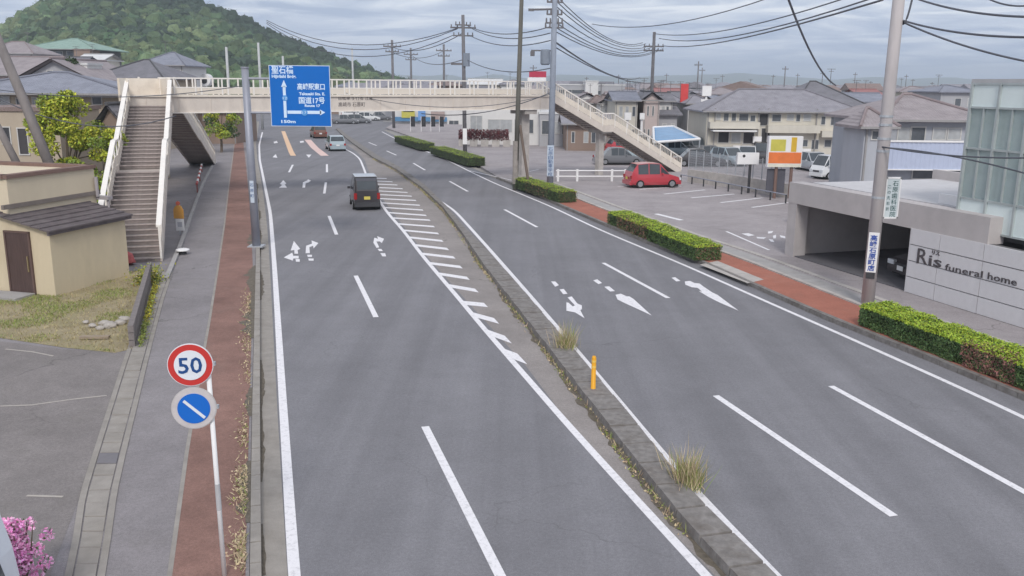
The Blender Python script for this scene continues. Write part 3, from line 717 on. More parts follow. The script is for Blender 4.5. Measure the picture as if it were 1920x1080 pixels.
# bridge lettering
tx = loc(A(636, 193, 53)); 
def on_girder(px, py, s, size, width):
    d = ray(px, py); o = iM @ Vector((0, 0, H)); dl_ = iM.to_3x3() @ d; t = (-.0 - o.y) / dl_.y; p = o + dl_ * t
    text(s, size, mat('dark_letter', (0.09, 0.075, 0.08)), fb, FR((p.x, .025, p.z), (1, 0, 0), (0, 0, 1)), width, .004)
on_girder(635, 187, '自転車 歩行者 注意', .34, 2.25); on_girder(635, 199.5, '高崎市 石原町', .3, 1.75)
def flight(u0, u1, p_top, p_bot, axis, zt, zb, land, n, frac=.5, hr=1.02, slats=False, thick=.1):
    """stair along 'axis' ('v' or 'u'); p_top..p_bot run along that axis, (u0,u1) across it"""
    fl = MB()
    run = p_bot - p_top; sg_ = 1 if run > 0 else -1; full = abs(run) - land; half = full * frac; n1 = max(1, round(n * frac)); zm = zt - (zt - zb) * n1 / n
    q1 = p_top + sg_ * half; q2 = q1 + sg_ * land
    prof = [(p_top, zt), (q1, zm), (q2, zm), (p_bot, zb)]
    def P(a, c, z): return (c, a, z) if axis == 'v' else (a, c, z)
    def ribbon(c, lo, hi, th, name, mt, part=fb):
        m = MB()
        for (a0, z0), (a1, z1) in zip(prof, prof[1:]):
            b4 = [P(a0, c - th / 2, z0 + lo), P(a1, c - th / 2, z1 + lo), P(a1, c + th / 2, z1 + lo), P(a0, c + th / 2, z0 + lo)]
            t4 = [P(a0, c - th / 2, z0 + hi), P(a1, c - th / 2, z1 + hi), P(a1, c + th / 2, z1 + hi), P(a0, c + th / 2, z0 + hi)]
            m.hexa(b4, t4)
        return m.build(name, mt, part)
    ff = ribbon(u0, -.36, .12, .07, 'stair_flight', BEIGE); ribbon(u1, -.36, .12, .07, 'stringer', BEIGE, ff)
    m = MB()
    for (a0, z0), (a1, z1) in zip(prof, prof[1:]):
        m.hexa([P(a0, u0, z0 - .2), P(a1, u0, z1 - .2), P(a1, u1, z1 - .2), P(a0, u1, z0 - .2)], [P(a0, u0, z0 - .14), P(a1, u0, z1 - .14), P(a1, u1, z1 - .14), P(a0, u1, z0 - .14)])
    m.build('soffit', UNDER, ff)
    src = None; w_ = u1 - u0 - .08; trA, trB = half / n1, (full - half) / max(1, n - n1); tr = full / n
    for i in range(n):
        k = i if i < n // 2 else i
        z = zt - (i + 1) * (zt - zb) / n
        a = (p_top + sg_ * (i + .5) * trA) if i < n1 else (q2 + sg_ * (i - n1 + .5) * trB)
        rise = (zt - zb) / n
        if src is None:
            dd = (w_, tr * 1.02, rise) if axis == 'v' else (tr * 1.02, w_, rise)
            mm = MB().box((0, 0, -rise / 2 + .04), dd); mm.cur = 1
            nz = (w_, .07, .05) if axis == 'v' else (.07, w_, .05)
            mm.box((0, sg_ * (tr / 2), .045) if axis == 'v' else (sg_ * tr / 2, 0, .045), nz)
            src = mm.build('step', [STEP, mat('step_nosing', (0.42, 0.36, 0.34), var=.25, scale=5)], ff); src.location = P(a, (u0 + u1) / 2, z)
        else: inst(src, ff, P(a, (u0 + u1) / 2, z))
    for c in (u0, u1):
        ribbon(c, hr - .09, hr, thick, 'handrail', IVORY, ff)
        ribbon(c, .16, .56, .03, 'side_panel', BEIGE2, ff)
        ps = None; npst = max(6, int(abs(run) / 1.1))
        for i in range(npst + 1):
            a = p_top + run * i / npst; 
            for (a0, z0), (a1, z1) in zip(prof, prof[1:]):
                if min(a0, a1) - 1e-6 <= a <= max(a0, a1) + 1e-6: z = z0 + (z1 - z0) * (a - a0) / (a1 - a0)
            if ps is None: ps = MB().box((0, 0, hr / 2), (.07, .07, hr - .03)).build('railing_post', IVORY, ff); ps.location = P(a, c, z)
            else: inst(ps, ff, P(a, c, z))
        if slats:
            m = MB(); ns = int(abs(run) / .16)
            sl_ = None
            for i in range(ns):
                a = p_top + run * (i + .5) / ns
                for (a0, z0), (a1, z1) in zip(prof, prof[1:]):
                    if min(a0, a1) - 1e-6 <= a <= max(a0, a1) + 1e-6: z = z0 + (z1 - z0) * (a - a0) / (a1 - a0)
                if sl_ is None: sl_ = MB().box((0, 0, .55), (.03, .03, .9)).build('baluster', BEIGE2, ff); sl_.location = P(a, c, z)
                else: inst(sl_, ff, P(a, c, z))
    return ff
fx = foot.x + .0; fy = foot.y; lf = math.hypot(fx + .05, fy + .3); af = math.atan2(fx + .05, -(fy + .3))
ff_ = flight(-2.2, -.05, -.3, -.3 - lf, 'v', 5.55, ZP + .1, 1.4, 36, hr=1.3, thick=.2)
pf_ = Vector((-.05, -.3, 0)); ff_.matrix_basis = Matrix.Translation(pf_) @ Matrix.Rotation(af, 4, 'Z') @ Matrix.Translation(-pf_)
MB().box((-1.2, W + .02, (4.9 + ZT) / 2), (2.3, .05, ZT - 4.9)).build('landing_panel', BEIGE2, fb)
m = MB(); m.hexa([(-2.2, W - .02, 5.6), (-2.2, W - .06, 5.6), (-.5, W - .06, 5.35), (-.5, W - .02, 5.35)], [(-2.2, W - .02, 5.9), (-2.2, W - .06, 5.9), (-.5, W - .06, 5.6), (-.5, W - .02, 5.6)]); m.build('inner_handrail', IVORY, fb)
for s_ in (-2.2, -.05): MB().box((s_, .9, 6.3), (.12, 2.2, 1.2)).build('landing_screen', BEIGE2, fb)
ut = loc(A(331, 210, 52.0)).x; ang = math.atan2(backf.x - ut, backf.y - W)
bf_ = flight(ut - 1.9, ut, W + .1, W + math.hypot(backf.y - W, backf.x - ut), 'v', ZD, ZP + .1, .4, 40, slats=True)
piv = Vector((ut, W, 0)); bf_.matrix_basis = Matrix.Translation(piv) @ Matrix.Rotation(-ang, 4, 'Z') @ Matrix.Translation(-piv)
RFX = BL_ + .6 + 12.6
rf = flight(.05, W - .05, BL_ + .6, RFX, 'u', ZD, .2, .9, 36, frac=.40, slats=True)
rmid = BL_ + .6 + (RFX - BL_ - .6 - .9) * .40 + .45
zpl = ZD - (ZD - .2) * 14 / 36 - .2; m = MB(); m.box((rmid, W / 2, (zpl - .2) / 2), (.45, .45, zpl - .2)); m.box((rmid, W / 2, zpl - .14), (.8, W - .2, .24)); m.build('pier', LIGHTC, fb)
# brackets under the left landing
m = MB(); m.tube([(-1.9, 1.0, 4.1), (-.6, 1.0, 5.1)], .09, 6); m.build('brace', BEIGE2, fb)
# barrier rack at the foot of the left stairs
bx_ = A(256, 455, 36.5)
rk = thing('barrier_rack', 'small white metal barrier rack under the foot of the left stairs', 'barrier', G(256, 466, ZP), BRZ)
fr = MB(); fr.box((0, 0, .8), (.95, .05, .05)); fr.box((-.46, 0, .4), (.05, .05, .8)); fr.box((.46, 0, .4), (.05, .05, .8)); fr.box((0, 0, .3), (.95, .05, .05)); fr.build('frame', WHITEM, rk)
for i in range(7): MB().box((-.36 + i * .12, 0, .55), (.03, .03, .46)).build('bar', WHITEM, rk)
rb = MB(); rb.tube([(0, 0, 0), (.03, 0, .08), (-.02, .03, .24), (.03, 0, .4), (.0, 0, .5)], [.2, .27, .25, .18, .05], 9)
o = rb.build('bag', mat('red_bag', (0.45, 0.12, 0.12), var=.3, scale=4, bump=.5), None, True); o.location = G(240, 497, ZP); tag(o, 'red plastic bag bundle lying behind the cream shed', 'bag')

# ================================================================== SHED AND ANNEX
CREAM = mat('cream_render', (0.60, 0.51, 0.365), var=.07, scale=1.2, bump=.3, bscale=60, dirt=.35, dirtcol=(0.44, 0.37, 0.26), dscale=1.1, stretch=(1, 1, .35))
CREAM2 = mat('cream_render_upper', (0.62, 0.535, 0.40), var=.06, scale=1.2, bump=.3, bscale=60, dirt=.25, dirtcol=(0.5, 0.42, 0.3), dscale=1.0, stretch=(1, 1, .4))
SLATE = mat('shed_roofing', (0.125, 0.105, 0.108), var=.3, scale=3, dirt=.5, dirtcol=(0.2, 0.175, 0.17), dscale=2.0, bump=.4)
S1 = G(105, 556, ZP); S2 = G(243, 515, ZP)
srz = math.atan2(S2.y - S1.y, S2.x - S1.x)           # local x runs back along the right wall, local y to the left
sh_ = thing('shed', 'cream rendered lean-to shed with brown door and dark sloping roof on the left', 'shed', S1, srz)
SL = (S2 - S1).length; SW = 2.9; HE = 2.1; HI = 2.75
m = MB(); m.hexa([(0, 0, -.1), (SL, 0, -.1), (SL, SW, -.1), (0, SW, -.1)], [(0, 0, HE), (SL, 0, HE), (SL, SW, HI), (0, SW, HI)]); m.build('wall', CREAM, sh_)
for i in range(9):
    y0 = -.2 + i * (SW + .15) / 9; y1 = y0 + (SW + .15) / 9 + .015
    z0 = HE + .05 + (HI - HE) * y0 / SW + .004 * (i % 2); z1 = HE + .035 + (HI - HE) * y1 / SW
    MB().hexa([(-.22, y0, z0 - .02), (SL + .2, y0, z0 - .02), (SL + .2, y1, z1 - .02), (-.22, y1, z1 - .02)], [(-.22, y0, z0 + .035), (SL + .2, y0, z0 + .035), (SL + .2, y1, z1 + .015), (-.22, y1, z1 + .015)]).build('roof_course', SLATE, sh_)
m = MB(); m.hexa([(-.2, -.15, HE - .12), (SL + .18, -.15, HE - .12), (SL + .18, -.1, HE - .12), (-.2, -.1, HE - .12)], [(-.2, -.15, HE), (SL + .18, -.15, HE), (SL + .18, -.1, HE), (-.2, -.1, HE)]); m.build('fascia', SLATE, sh_)
dr_ = MB(); dr_.box((-.02, 1.22, 1.0), (.05, .84, 1.96)); door = dr_.build('door', mat('brown_door', (0.085, 0.055, 0.05), var=.25, scale=5, stretch=(1, 4, .4), rough=.5), sh_)
m = MB(); m.box((-.03, .76, 1.0), (.08, .06, 2.04)); m.box((-.03, 1.68, 1.0), (.08, .06, 2.04)); m.box((-.03, 1.22, 2.01), (.08, .98, .06)); m.build('door_frame', mat('door_frame_brown', (0.13, 0.085, 0.075)), door)
MB().box((-.06, .88, 1.0), (.05, .03, .5)).build('door_handle', mat('brass', (0.45, 0.36, 0.2), metal=.6, rough=.4), door)
MB().box((-.5, 1.5, .02), (.8, 1.6, .12)).build('doorstep', CONC, sh_)
# taller annex behind with parapet
AX = thing('annex', 'taller cream flat-roofed annex with brown coping behind the shed', 'building', sh_.matrix_basis @ Vector((0, 0, 0)), srz)
o_ = Matrix.Translation(S1) @ Matrix.Rotation(srz, 4, 'Z')
def al(x, y, z): return o_ @ Vector((x, y, z))
# find y so that the corner falls under photo column 18
def proj(p):
    d = Vector(p) - Vector((0, 0, H)); xx = d.dot(cr); yy = d.dot(cu_); zz_ = d.dot(fw)
    return 960 + F * xx / zz_, 540 - F * yy / zz_
ya = max((abs(proj(al(0.15, y * .05, 2.9))[0] - 18), y * .05) for y in range(20, 90)) if False else min((abs(proj(al(.15, y * .05, 2.9))[0] - 18), y * .05) for y in range(20, 90))
ya = ya[1]
xa = min((abs(proj(al(x * .1, ya, 3.2))[0] - 178), x * .1) for x in range(10, 120))[1]
AH = min((abs(proj(al(.15, ya, z * .05))[1] - 334), z * .05) for z in range(40, 120))[1]
m = MB(); m.box(((xa + .15) / 2, ya + 3, AH / 2 - .05), (xa - .15, 6, AH + .1)); m.build('wall', CREAM2, AX)
m = MB(); m.box(((xa + .15) / 2, ya + .08, AH + .06), (xa - .05, .3, .12)); m.box((.22, ya + 3, AH + .06), (.3, 5.8, .12)); m.box((xa - .05, ya + 3, AH + .06), (.3, 5.8, .12)); m.build('coping', mat('brown_coping', (0.2, 0.13, 0.11), var=.2), AX)
m = MB(); m.box((xa * .5, ya - .02, HI + .03), (xa + .3, .1, .14)); m.build('flashing', mat('dark_flashing', (0.2, 0.17, 0.15), var=.2), AX)
m = MB(); m.tube([(xa - .05, ya - .1, AH - .3), (xa - .05, ya - .1, AH - 1.0)], .06, 8); m.box((xa + .1, ya - .25, AH - 1.05), (.25, .5, .12)); m.tube([(xa + .1, ya - .4, AH - 1.1), (xa + .1, ya - .4, AH - 1.9)], .045, 8); m.build('rain_pipe', mat('rain_pipe_grey', (0.35, 0.32, 0.33)), AX)
o = MB().box((0, 0, 0), (.5, .1, .9)).build('meter_panel', mat('pale_blue_panel', (0.55, 0.55, 0.66), rough=.5), AX); o.location = (-.02, ya + .55, 1.6)

# dirt yard with dry grass, low wall, stones
DIRT = mat('yard_soil', (0.31, 0.26, 0.165), var=.25, scale=2.2, bump=.8, bscale=12, dirt=.8, dirtcol=(0.24, 0.225, 0.105), dscale=.8)
ym = MB(); ypts = GL([(248, 655), (215, 662), (120, 652), (40, 640), (-40, 628), (-220, 600), (-300, 540), (-100, 540), (105, 545), (243, 510), (300, 500), (290, 520), (262, 590)], ZP)
cxy = sum((Vector(p) for p in ypts), Vector()) / len(ypts)
ym.sheet([Vector((p.x, p.y, ZP + .008)) for p in ypts]); struct(ym.build('yard', DIRT))
gr = MB(); GRS = [mat('dry_grass', (0.38, 0.32, 0.17), island=.35, hue=.02), mat('yard_grass', (0.25, 0.29, 0.085), island=.35, hue=.03)]
def blade(m, p, h, w_=.008, lean=.5):
    d = Vector((random.gauss(0, lean), random.gauss(0, lean), 1)).normalized() * h; s_ = Vector((random.gauss(0, 1), random.gauss(0, 1), 0)).normalized() * w_
    m.add([p - s_, p + s_, p + d * .6 + s_ * .7, p + d, p + d * .6 - s_ * .7], [(0, 1, 2, 3, 4)])
def inpoly(p, pl):
    c = False; j = len(pl) - 1
    for i in range(len(pl)):
        if (pl[i].y > p.y) != (pl[j].y > p.y) and p.x < (pl[j].x - pl[i].x) * (p.y - pl[i].y) / (pl[j].y - pl[i].y) + pl[i].x: c = not c
        j = i
    return c
bx0, bx1 = min(p.x for p in ypts), max(p.x for p in ypts); by0, by1 = min(p.y for p in ypts), max(p.y for p in ypts); n_g = 0
while n_g < 34000:
    p = Vector((random.uniform(bx0, bx1), random.uniform(by0, by1), ZP + .008))
    if not inpoly(p, ypts): continue
    k = mnoise.noise((p.x * .7, p.y * .7, 4.2))
    n_g += 1
    if k - (p.x + 15.5) * .05 < -.05 and random.random() < .75: continue
    gr.cur = 1 if k + random.gauss(0, .2) - (p.x + 15.5) * .07 > -.02 else 0
    blade(gr, p, random.uniform(.03, .1), .009, .8)
stuff(gr.build('grass', GRS))
W0 = G(248, 652, ZP); W1 = G(283, 522, ZP); wrz = math.atan2(W1.y - W0.y, W1.x - W0.x); WL = (W1 - W0).length
lw = thing('garden_wall', 'low dark concrete block wall between the dry yard and the drain', 'wall', W0, wrz)
nbk = int(WL / .5)
for i in range(nbk):
    for r_ in range(3):
        o = MB().box((0, 0, 0), (WL / nbk - .012, .14 + random.uniform(-.004, .004), .186)); o = o.build('block', mat('wall_block', (0.215, 0.19, 0.185), var=.25, scale=4, bump=.5, dirt=.5, dirtcol=(.13, .11, .1)), lw); o.location = ((i + .5) * WL / nbk, 0, .095 + r_ * .2)
wd = MB(); WEED = [mat('weed_yellow', (0.42, 0.38, 0.05), island=.3, hue=.03), mat('weed_green', (0.25, 0.29, 0.08), island=.4, hue=.03), mat('weed_straw', (0.50, 0.40, 0.26), island=.35, hue=.02)]
for i in range(1600):
    t = random.random(); p = W0.lerp(W1, t) + Vector((.16 + abs(random.gauss(0, .08)), 0, 0)); wd.cur = 0 if .25 < t < .85 and random.random() < .7 else 1
    wd.leaf(p + Vector((0, 0, random.uniform(0, .22))), .035)
sb_ = G(278, 530, ZP)
for i in range(900):
    wd.cur = 1 if random.random() < .7 else 0; wd.leaf(sb_ + Vector((random.gauss(0, .22), random.gauss(0, .3), abs(random.gauss(0, .25)))), .045)
stuff(wd.build('weeds', WEED))
for k in range(9):
    s_ = random.uniform(.07, .16); m = MB(); so_ = random.random() * 40
    m.add([(v.x * s_ * 1.2 * (1 + .4 * mnoise.noise(v * 1.5 + Vector((so_, 0, 0)))), v.y * s_ * (1 + .4 * mnoise.noise(v * 1.5 + Vector((so_, 3, 0)))), v.z * s_ * .7) for v in IV], IF)
    o = m.build('stone', mat('yard_stone', (0.38, 0.35, 0.32), var=.3, scale=5), None, False); o.location = G(212, 606, ZP) + Vector((random.gauss(0, .3), random.gauss(0, .3), .06)); tag(o, 'pale stone in the small heap on the dry yard', 'stone', 'stones heaped on the dry yard')
pk = MB().box((0, 0, .06), (.75, .16, .06), .1).build('plank', mat('old_timber', (0.3, 0.24, 0.18), var=.3, scale=8, stretch=(.3, 3, 3))); pk.location = G(178, 636, ZP); tag(pk, 'short weathered plank lying at the edge of the dry yard', 'plank')

# kerbside dead weeds on the left and median weeds
kw = MB()
for i in range(3300):
    y = random.choice([random.uniform(540, 660), random.uniform(640, 1080), random.uniform(780, 1080)])
    px = {True: 470, False: 466}[y < 760] - (y - 760) * .02 * (y > 760) - abs(random.gauss(0, 7 + (y - 500) * .012))
    if mnoise.noise((y * .018, 1.1, 0)) + random.gauss(0, .22) < .02: continue
    kw.cur = 2 if random.random() < .85 else 1; p = G(px, y, ZP + .004)
    if random.random() < .5: kw.leaf(p + Vector((0, 0, .012)), .03, Vector((random.gauss(0, .4), random.gauss(0, .4), 1)))
    else: blade(kw, p, random.uniform(.03, .14), .008, 1.0)
stuff(kw.build('weeds', WEED))
mwd = MB(); mlp = resample(GL(MKl[2:-3]), .05)
for i in range(4600):
    j = int(random.random() * (len(mlp) - 1)); p = mlp[j]
    if mnoise.noise((j * .011, 5.1, 0)) + random.gauss(0, .15) < -.05: continue
    mwd.cur = random.choice([1, 2, 2]); q = p + Vector((random.gauss(-.06, .05), random.gauss(0, .05), 0))
    if random.random() < .6: mwd.leaf(q + Vector((0, 0, .02)), .03)
    else: blade(mwd, q, random.uniform(.05, .2), .008, .5)
stuff(mwd.build('weeds', WEED))
for px, py, h, n, lab in ((1062, 652, .75, 420, 'small tuft of dry grass on the median kerb behind the amber post'), (1288, 905, .66, 560, 'larger tuft of dry grass on the median kerb nearest the camera')):
    m = MB(); base = G(px, py, .1)
    for i in range(n):
        m.cur = 1 if random.random() < .35 else 2
        blade(m, Vector((random.gauss(0, .12), random.gauss(0, .22), 0)), h * random.choice((random.uniform(.2, .6), random.uniform(.5, 1.15))), .006, .38)
    o = m.build('grass_tuft', WEED); o.location = base; tag(o, lab, 'grass tuft')
# amber delineator post
ap = thing('delineator_post', 'amber flexible delineator post standing on the median kerb', 'post', G(1112, 733, .1))
AMB = mat('amber_plastic', (0.75, 0.36, 0.02), rough=.45, var=.05)
m = MB(); m.tube([(0, 0, 0), (0, 0, .03), (0, 0, .05), (0, 0, .78), (0, 0, .82)], [.1, .1, .055, .05, .035], 14); m.build('tube', AMB, ap, True)
for z in (.55, .68): m = MB(); m.tube([(0, 0, z), (0, 0, z + .05)], .054, 14); m.build('reflector_band', mat('reflect_band', (0.85, 0.55, 0.12), rough=.2), ap)

# ================================================================== SIGNS ON THE LEFT
sp = thing('sign_post', 'white post carrying a speed limit disc above a no parking disc', 'road sign', G(421, 1080, ZP))
tilt = -.012
def sg_loc(px, py, Y): return A(px, py, Y) - sp.location
yb = sp.location.y
TOP = A(391, 700, yb - .02) - sp.location
m = MB(); m.tube([(0, 0, -.1), (TOP.x, TOP.y, TOP.z)], .032, 12); m.build('pole', WHITEM, sp, True)
m = MB(); m.tube([Vector((0, 0, 0)).lerp(TOP, .34), Vector((0, 0, 0)).lerp(TOP, .47)], .035, 12); m.build('sticker', mat('grey_sticker', (0.45, 0.45, 0.46)), sp)
c1 = A(357, 684, yb - .10) - sp.location; c2 = A(364, 765, yb - .10) - sp.location
view = -Vector((sp.location.x * .5, yb, 0)).normalized()
REDS = mat('sign_red', (0.55, 0.045, 0.04), rough=.35, var=.04); BLUES = mat('sign_blue', (0.012, 0.14, 0.55), rough=.35, var=.04); SWHITE = mat('sign_white', (0.72, 0.74, 0.78), rough=.35, var=.03); NAVY = mat('sign_navy', (0.02, 0.07, 0.22), rough=.4)
SRIM = mat('sign_back', (0.5, 0.48, 0.47), rough=.4)
rt = Vector((0, 0, 1)).cross(-view).normalized() * -1; rt = Vector((-view.y, view.x, 0)); rt = rt if rt.x > 0 else -rt
def at(c, r, f, d): return c + rt * r + Vector((0, 0, f)) + view * d
rad = 43 / F * yb
m = MB(); m.disc(c1, rad, view, .02, 40); d1 = m.build('speed_disc', SWHITE, sp)
m = MB(); m.disc(at(c1, 0, 0, .013), rad * .965, view, .008, 40); m.build('red_ring', REDS, d1)
m = MB(); m.disc(at(c1, 0, 0, .02), rad * .70, view, .008, 40); m.build('white_face', SWHITE, d1)
text('50', .3, NAVY, d1, FR(at(c1, -rad * .52, -rad * .36, .026), rt, (0, 0, 1)), rad * 1.04, .003, bold=.004)
m = MB(); m.disc(c2, rad, view, .02, 40); d2 = m.build('parking_disc', SRIM, sp)
m = MB(); m.disc(at(c2, 0, 0, .013), rad * .96, view, .008, 40); m.build('rim_ring', mat('faded_ring', (0.56, 0.52, 0.52), rough=.4, var=.1, scale=8), d2)
m = MB(); m.disc(at(c2, 0, 0, .02), rad * .72, view, .008, 40); m.build('blue_face', BLUES, d2)
a_ = at(c2, -rad * .42, rad * .40, .027); b2 = at(c2, rad * .46, -rad * .46, .027); ax_ = (b2 - a_).normalized(); pn = ax_.cross(view).normalized() * rad * .065
m = MB(); m.hexa([a_ + pn, b2 + pn, b2 - pn, a_ - pn], [q + view * .006 for q in (a_ + pn, b2 + pn, b2 - pn, a_ - pn)]); m.build('white_bar', SWHITE, d2)
for c in (c1, c2):
    m = MB(); m.box(at(c, rad * .5, 0, -.04), (.34, .04, .05)); m.build('bracket', GALV, sp)

# direction sign on its cantilever pole
gp_ = thing('direction_sign', 'big blue overhead direction sign on a tall grey cantilever pole', 'road sign', G(481, 462, ZP))
yg = gp_.location.y; L0 = gp_.location
TOPG = A(459, 128, yg) - L0
m = MB(); m.tube([(0, 0, -.1), (TOPG.x, 0, TOPG.z)], [.17, .14], 14); m.build('pole', GREYM, gp_, True)
m = MB(); m.tube([(TOPG.x, 0, TOPG.z - .0), (TOPG.x, 0, TOPG.z + .06)], .16, 14); m.build('pole_cap', GREYM, gp_)
m = MB(); m.box((0, 0, .02), (.6, .6, .05)); m.build('base_plate', GALV, gp_)
q0 = A(503, 123, yg - .1) - L0; q1 = A(617, 122, yg - .1) - L0; q2 = A(623, 236, yg - .1) - L0; q3 = A(510, 238, yg - .1) - L0
cs = (q0 + q1 + q2 + q3) / 4; sw = ((q1 - q0).length + (q2 - q3).length) / 2; shh = ((q3 - q0).length + (q2 - q1).length) / 2
for z in (cs.z + shh * .28, cs.z - shh * .28): m = MB(); m.tube([(TOPG.x * .9, 0, z), (cs.x + sw * .4, 0, z)], .05, 10); m.build('arm', GREYM, gp_)
pl = MB().box(cs, (sw, .04, shh)).build('sign_panel', mat('sign_edge', (0.6, 0.66, 0.75), rough=.4), gp_)
MB().box(cs + Vector((0, -.024, 0)), (sw - .05, .01, shh - .05)).build('blue_face', mat('guide_blue', (0.004, 0.135, 0.50), rough=.4, var=.04), pl)
SGW = mat('guide_white', (0.62, 0.76, 0.92), rough=.4, var=.03)
def sx(px, py): return Vector((cs.x + (px - 563.0) / 117 * sw, cs.y - .034, cs.z - (py - 180) / 115 * shh))
def stext(s, px0, px1, pyb, size): text(s, size, SGW, pl, FR(sx(px0, pyb), (1, 0, 0), (0, 0, 1)), (px1 - px0) / 117 * sw, .002, bold=.006)
stext('聖石橋', 510, 552, 137, .33); stext('Hijiriishi Brdg.', 510, 557, 146, .17)
stext('高崎駅東口', 558, 611, 167, .27); stext('Takasaki Sta. E.', 561, 611, 178, .15); stext('国道17号', 560, 610, 193, .28); stext('Route 17', 571, 601, 200, .13); stext('150m', 524, 552, 231, .16)
m = MB()
def sbar(x0, y0, x1, y1): a, b = sx(x0, y0), sx(x1, y1); c = (a + b) / 2; m.box(c, (abs(b.x - a.x), .006, abs(b.z - a.z)))
sbar(530, 162, 535.5, 221); sbar(537, 207.5, 602, 213.5)
ah = [sx(527, 163), sx(532.7, 150), sx(538, 163)]; m.add([p + Vector((0, .003, 0)) for p in ah] + [p - Vector((0, .003, 0)) for p in ah], [(3, 4, 5), (0, 2, 1), (0, 1, 4, 3), (1, 2, 5, 4), (2, 0, 3, 5)])
ah = [sx(600, 205), sx(610, 210.5), sx(600, 216)]; m.add([p + Vector((0, .003, 0)) for p in ah] + [p - Vector((0, .003, 0)) for p in ah], [(3, 4, 5), (0, 2, 1), (0, 1, 4, 3), (1, 2, 5, 4), (2, 0, 3, 5)])
m.build('arrow', SGW, pl)
for nm, (x, y), s in (('12', (533.5, 184), '12'), ('17', (570, 211), '17')):
    c = sx(x, y) + Vector((0, -.006, 0)); m = MB(); m.disc(c, .125, (0, 1, 0), .006, 6 if s == '12' else 20); e_ = m.build('route_badge', mat('badge_blue', (0.1, 0.32, 0.68), rough=.4), pl)
    text(s, .14, SGW, pl, FR(c + Vector((-.08, -.005, -.05)), (1, 0, 0), (0, 0, 1)), .16, .002)
pt = MB(); o_p = Vector((.0, -.19, 2.3)); pt.box(o_p, (.16, .01, .9)); ptp = pt.build('pole_plate', mat('pole_plate_pale', (0.5, 0.56, 0.64)), gp_)
for i, ch in enumerate('石原町'): text(ch, .15, NAVY, ptp, FR(o_p + Vector((-.07, -.008, .22 - i * .22)), (1, 0, 0), (0, 0, 1)), .14, .002)

# warning figure board, white cap and striped bar by the stairs
wb = thing('warning_board', 'small orange rounded warning board above a white plate beside the stairs', 'sign', G(338, 440, ZP))
c = A(335, 397, wb.location.y) - wb.location
m = MB(); m.tube([(0, 0, 0), (0, 0, 1.0)], .025, 8); m.build('post', GALV, wb)
m = MB(); m.add([(x * .22 + c.x, y_, z * .3 + c.z) for y_ in (-.04, 0.0) for x, z in ((-1, -1), (1, -1), (1, .3), (.6, .85), (0, 1.05), (-.6, .85), (-1, .3))], [(0, 1, 2, 3, 4, 5, 6), (13, 12, 11, 10, 9, 8, 7)] + [(i, (i + 7), (i + 1) % 7 + 7, (i + 1) % 7) for i in range(7)]); m.build('orange_board', mat('orange_board', (0.62, 0.32, 0.08), rough=.5), wb)
m = MB(); m.disc((c.x, -.03, c.z + .38), .09, (0, 1, 0), .05, 14); m.build('top_knob', mat('red_knob', (0.5, 0.12, 0.08)), wb)
MB().box((c.x + .03, -.03, c.z - .58), (.36, .03, .52)).build('white_plate', WHITEM, wb)
MB().box((c.x + .03, -.05, c.z - .56), (.2, .012, .22)).build('notice', mat('grey_print', (0.5, 0.5, 0.54)), wb)
cp = thing('pipe_cap', 'low white round cap on a dark stub beside the pavement edge', 'pipe', G(343, 477, ZP))
m = MB(); m.tube([(0, 0, 0), (0, 0, .16)], .14, 14); m.build('stub', DARK, cp)
m = MB(); m.tube([(0, 0, .16), (0, 0, .2), (0, 0, .23)], [.26, .26, .18], 20); m.build('cap', WHITEM, cp)
b0 = G(370, 362, ZP); b1 = G(379, 322, ZP)
sb = thing('barrier_pole', 'red and white striped barrier pole along the pavement edge behind the stairs', 'barrier', b0)
dv_ = b1 - b0
for i in range(10):
    a = dv_ * (i / 10) + Vector((0, 0, .55)); b = dv_ * ((i + 1) / 10) + Vector((0, 0, .55))
    m = MB(); m.tube([a, b], .07, 8); m.build('stripe', mat('barrier_red', (0.42, 0.09, 0.08)) if i % 2 == 0 else WHITEM, sb)
for k in (0.02, .5, .98): m = MB(); m.tube([dv_ * k, dv_ * k + Vector((0, 0, .55))], .045, 8); m.build('post', mat('barrier_post_red', (0.3, 0.12, 0.11)), sb)

# white kei van corner with azalea, lower left
vn = thing('parked_van', 'white van corner at the lower left edge beside the pink azalea', 'van', G(-70, 1225, ZP), R(4))
vw = mat('van_white', (0.70, 0.74, 0.80), rough=.3, var=.04, coat=.4)
edge = vn.matrix_basis.inverted() @ A(30, 1080, vn.location.y + .2) if False else None
m = MB(); prof = [(-.72, .3), (-.74, 1.0), (-.70, 1.35), (-.6, 1.82), (.6, 1.82), (.70, 1.35), (.74, 1.0), (.72, .3)]
rings = []
for yv, k in ((0, .97), (.06, 1.0), (-3.2, 1.0), (-3.3, .95)):
    rings.append([Vector((x * k, yv, z if z < 1.5 else z - (.05 if k < 1 else 0))) for x, z in prof])
rings = [rings[3], rings[2], rings[1], rings[0]]; rings[3] = [Vector((p.x, .1, p.z)) for p in rings[3]]
m.add([p for r_ in rings for p in r_], [(i * 8 + k, i * 8 + (k + 1) % 8, (i + 1) * 8 + (k + 1) % 8, (i + 1) * 8 + k) for i in range(3) for k in range(8)] + [tuple(range(8))[::-1], tuple(24 + k for k in range(8))]); m.build('body', vw, vn)
m = MB(); m.hexa([(-.55, .1, 1.15), (.55, .1, 1.15), (.55, .13, 1.15), (-.55, .13, 1.15)], [(-.5, .08, 1.7), (.5, .08, 1.7), (.5, .11, 1.7), (-.5, .11, 1.7)]); m.build('window', GLASS, vn)
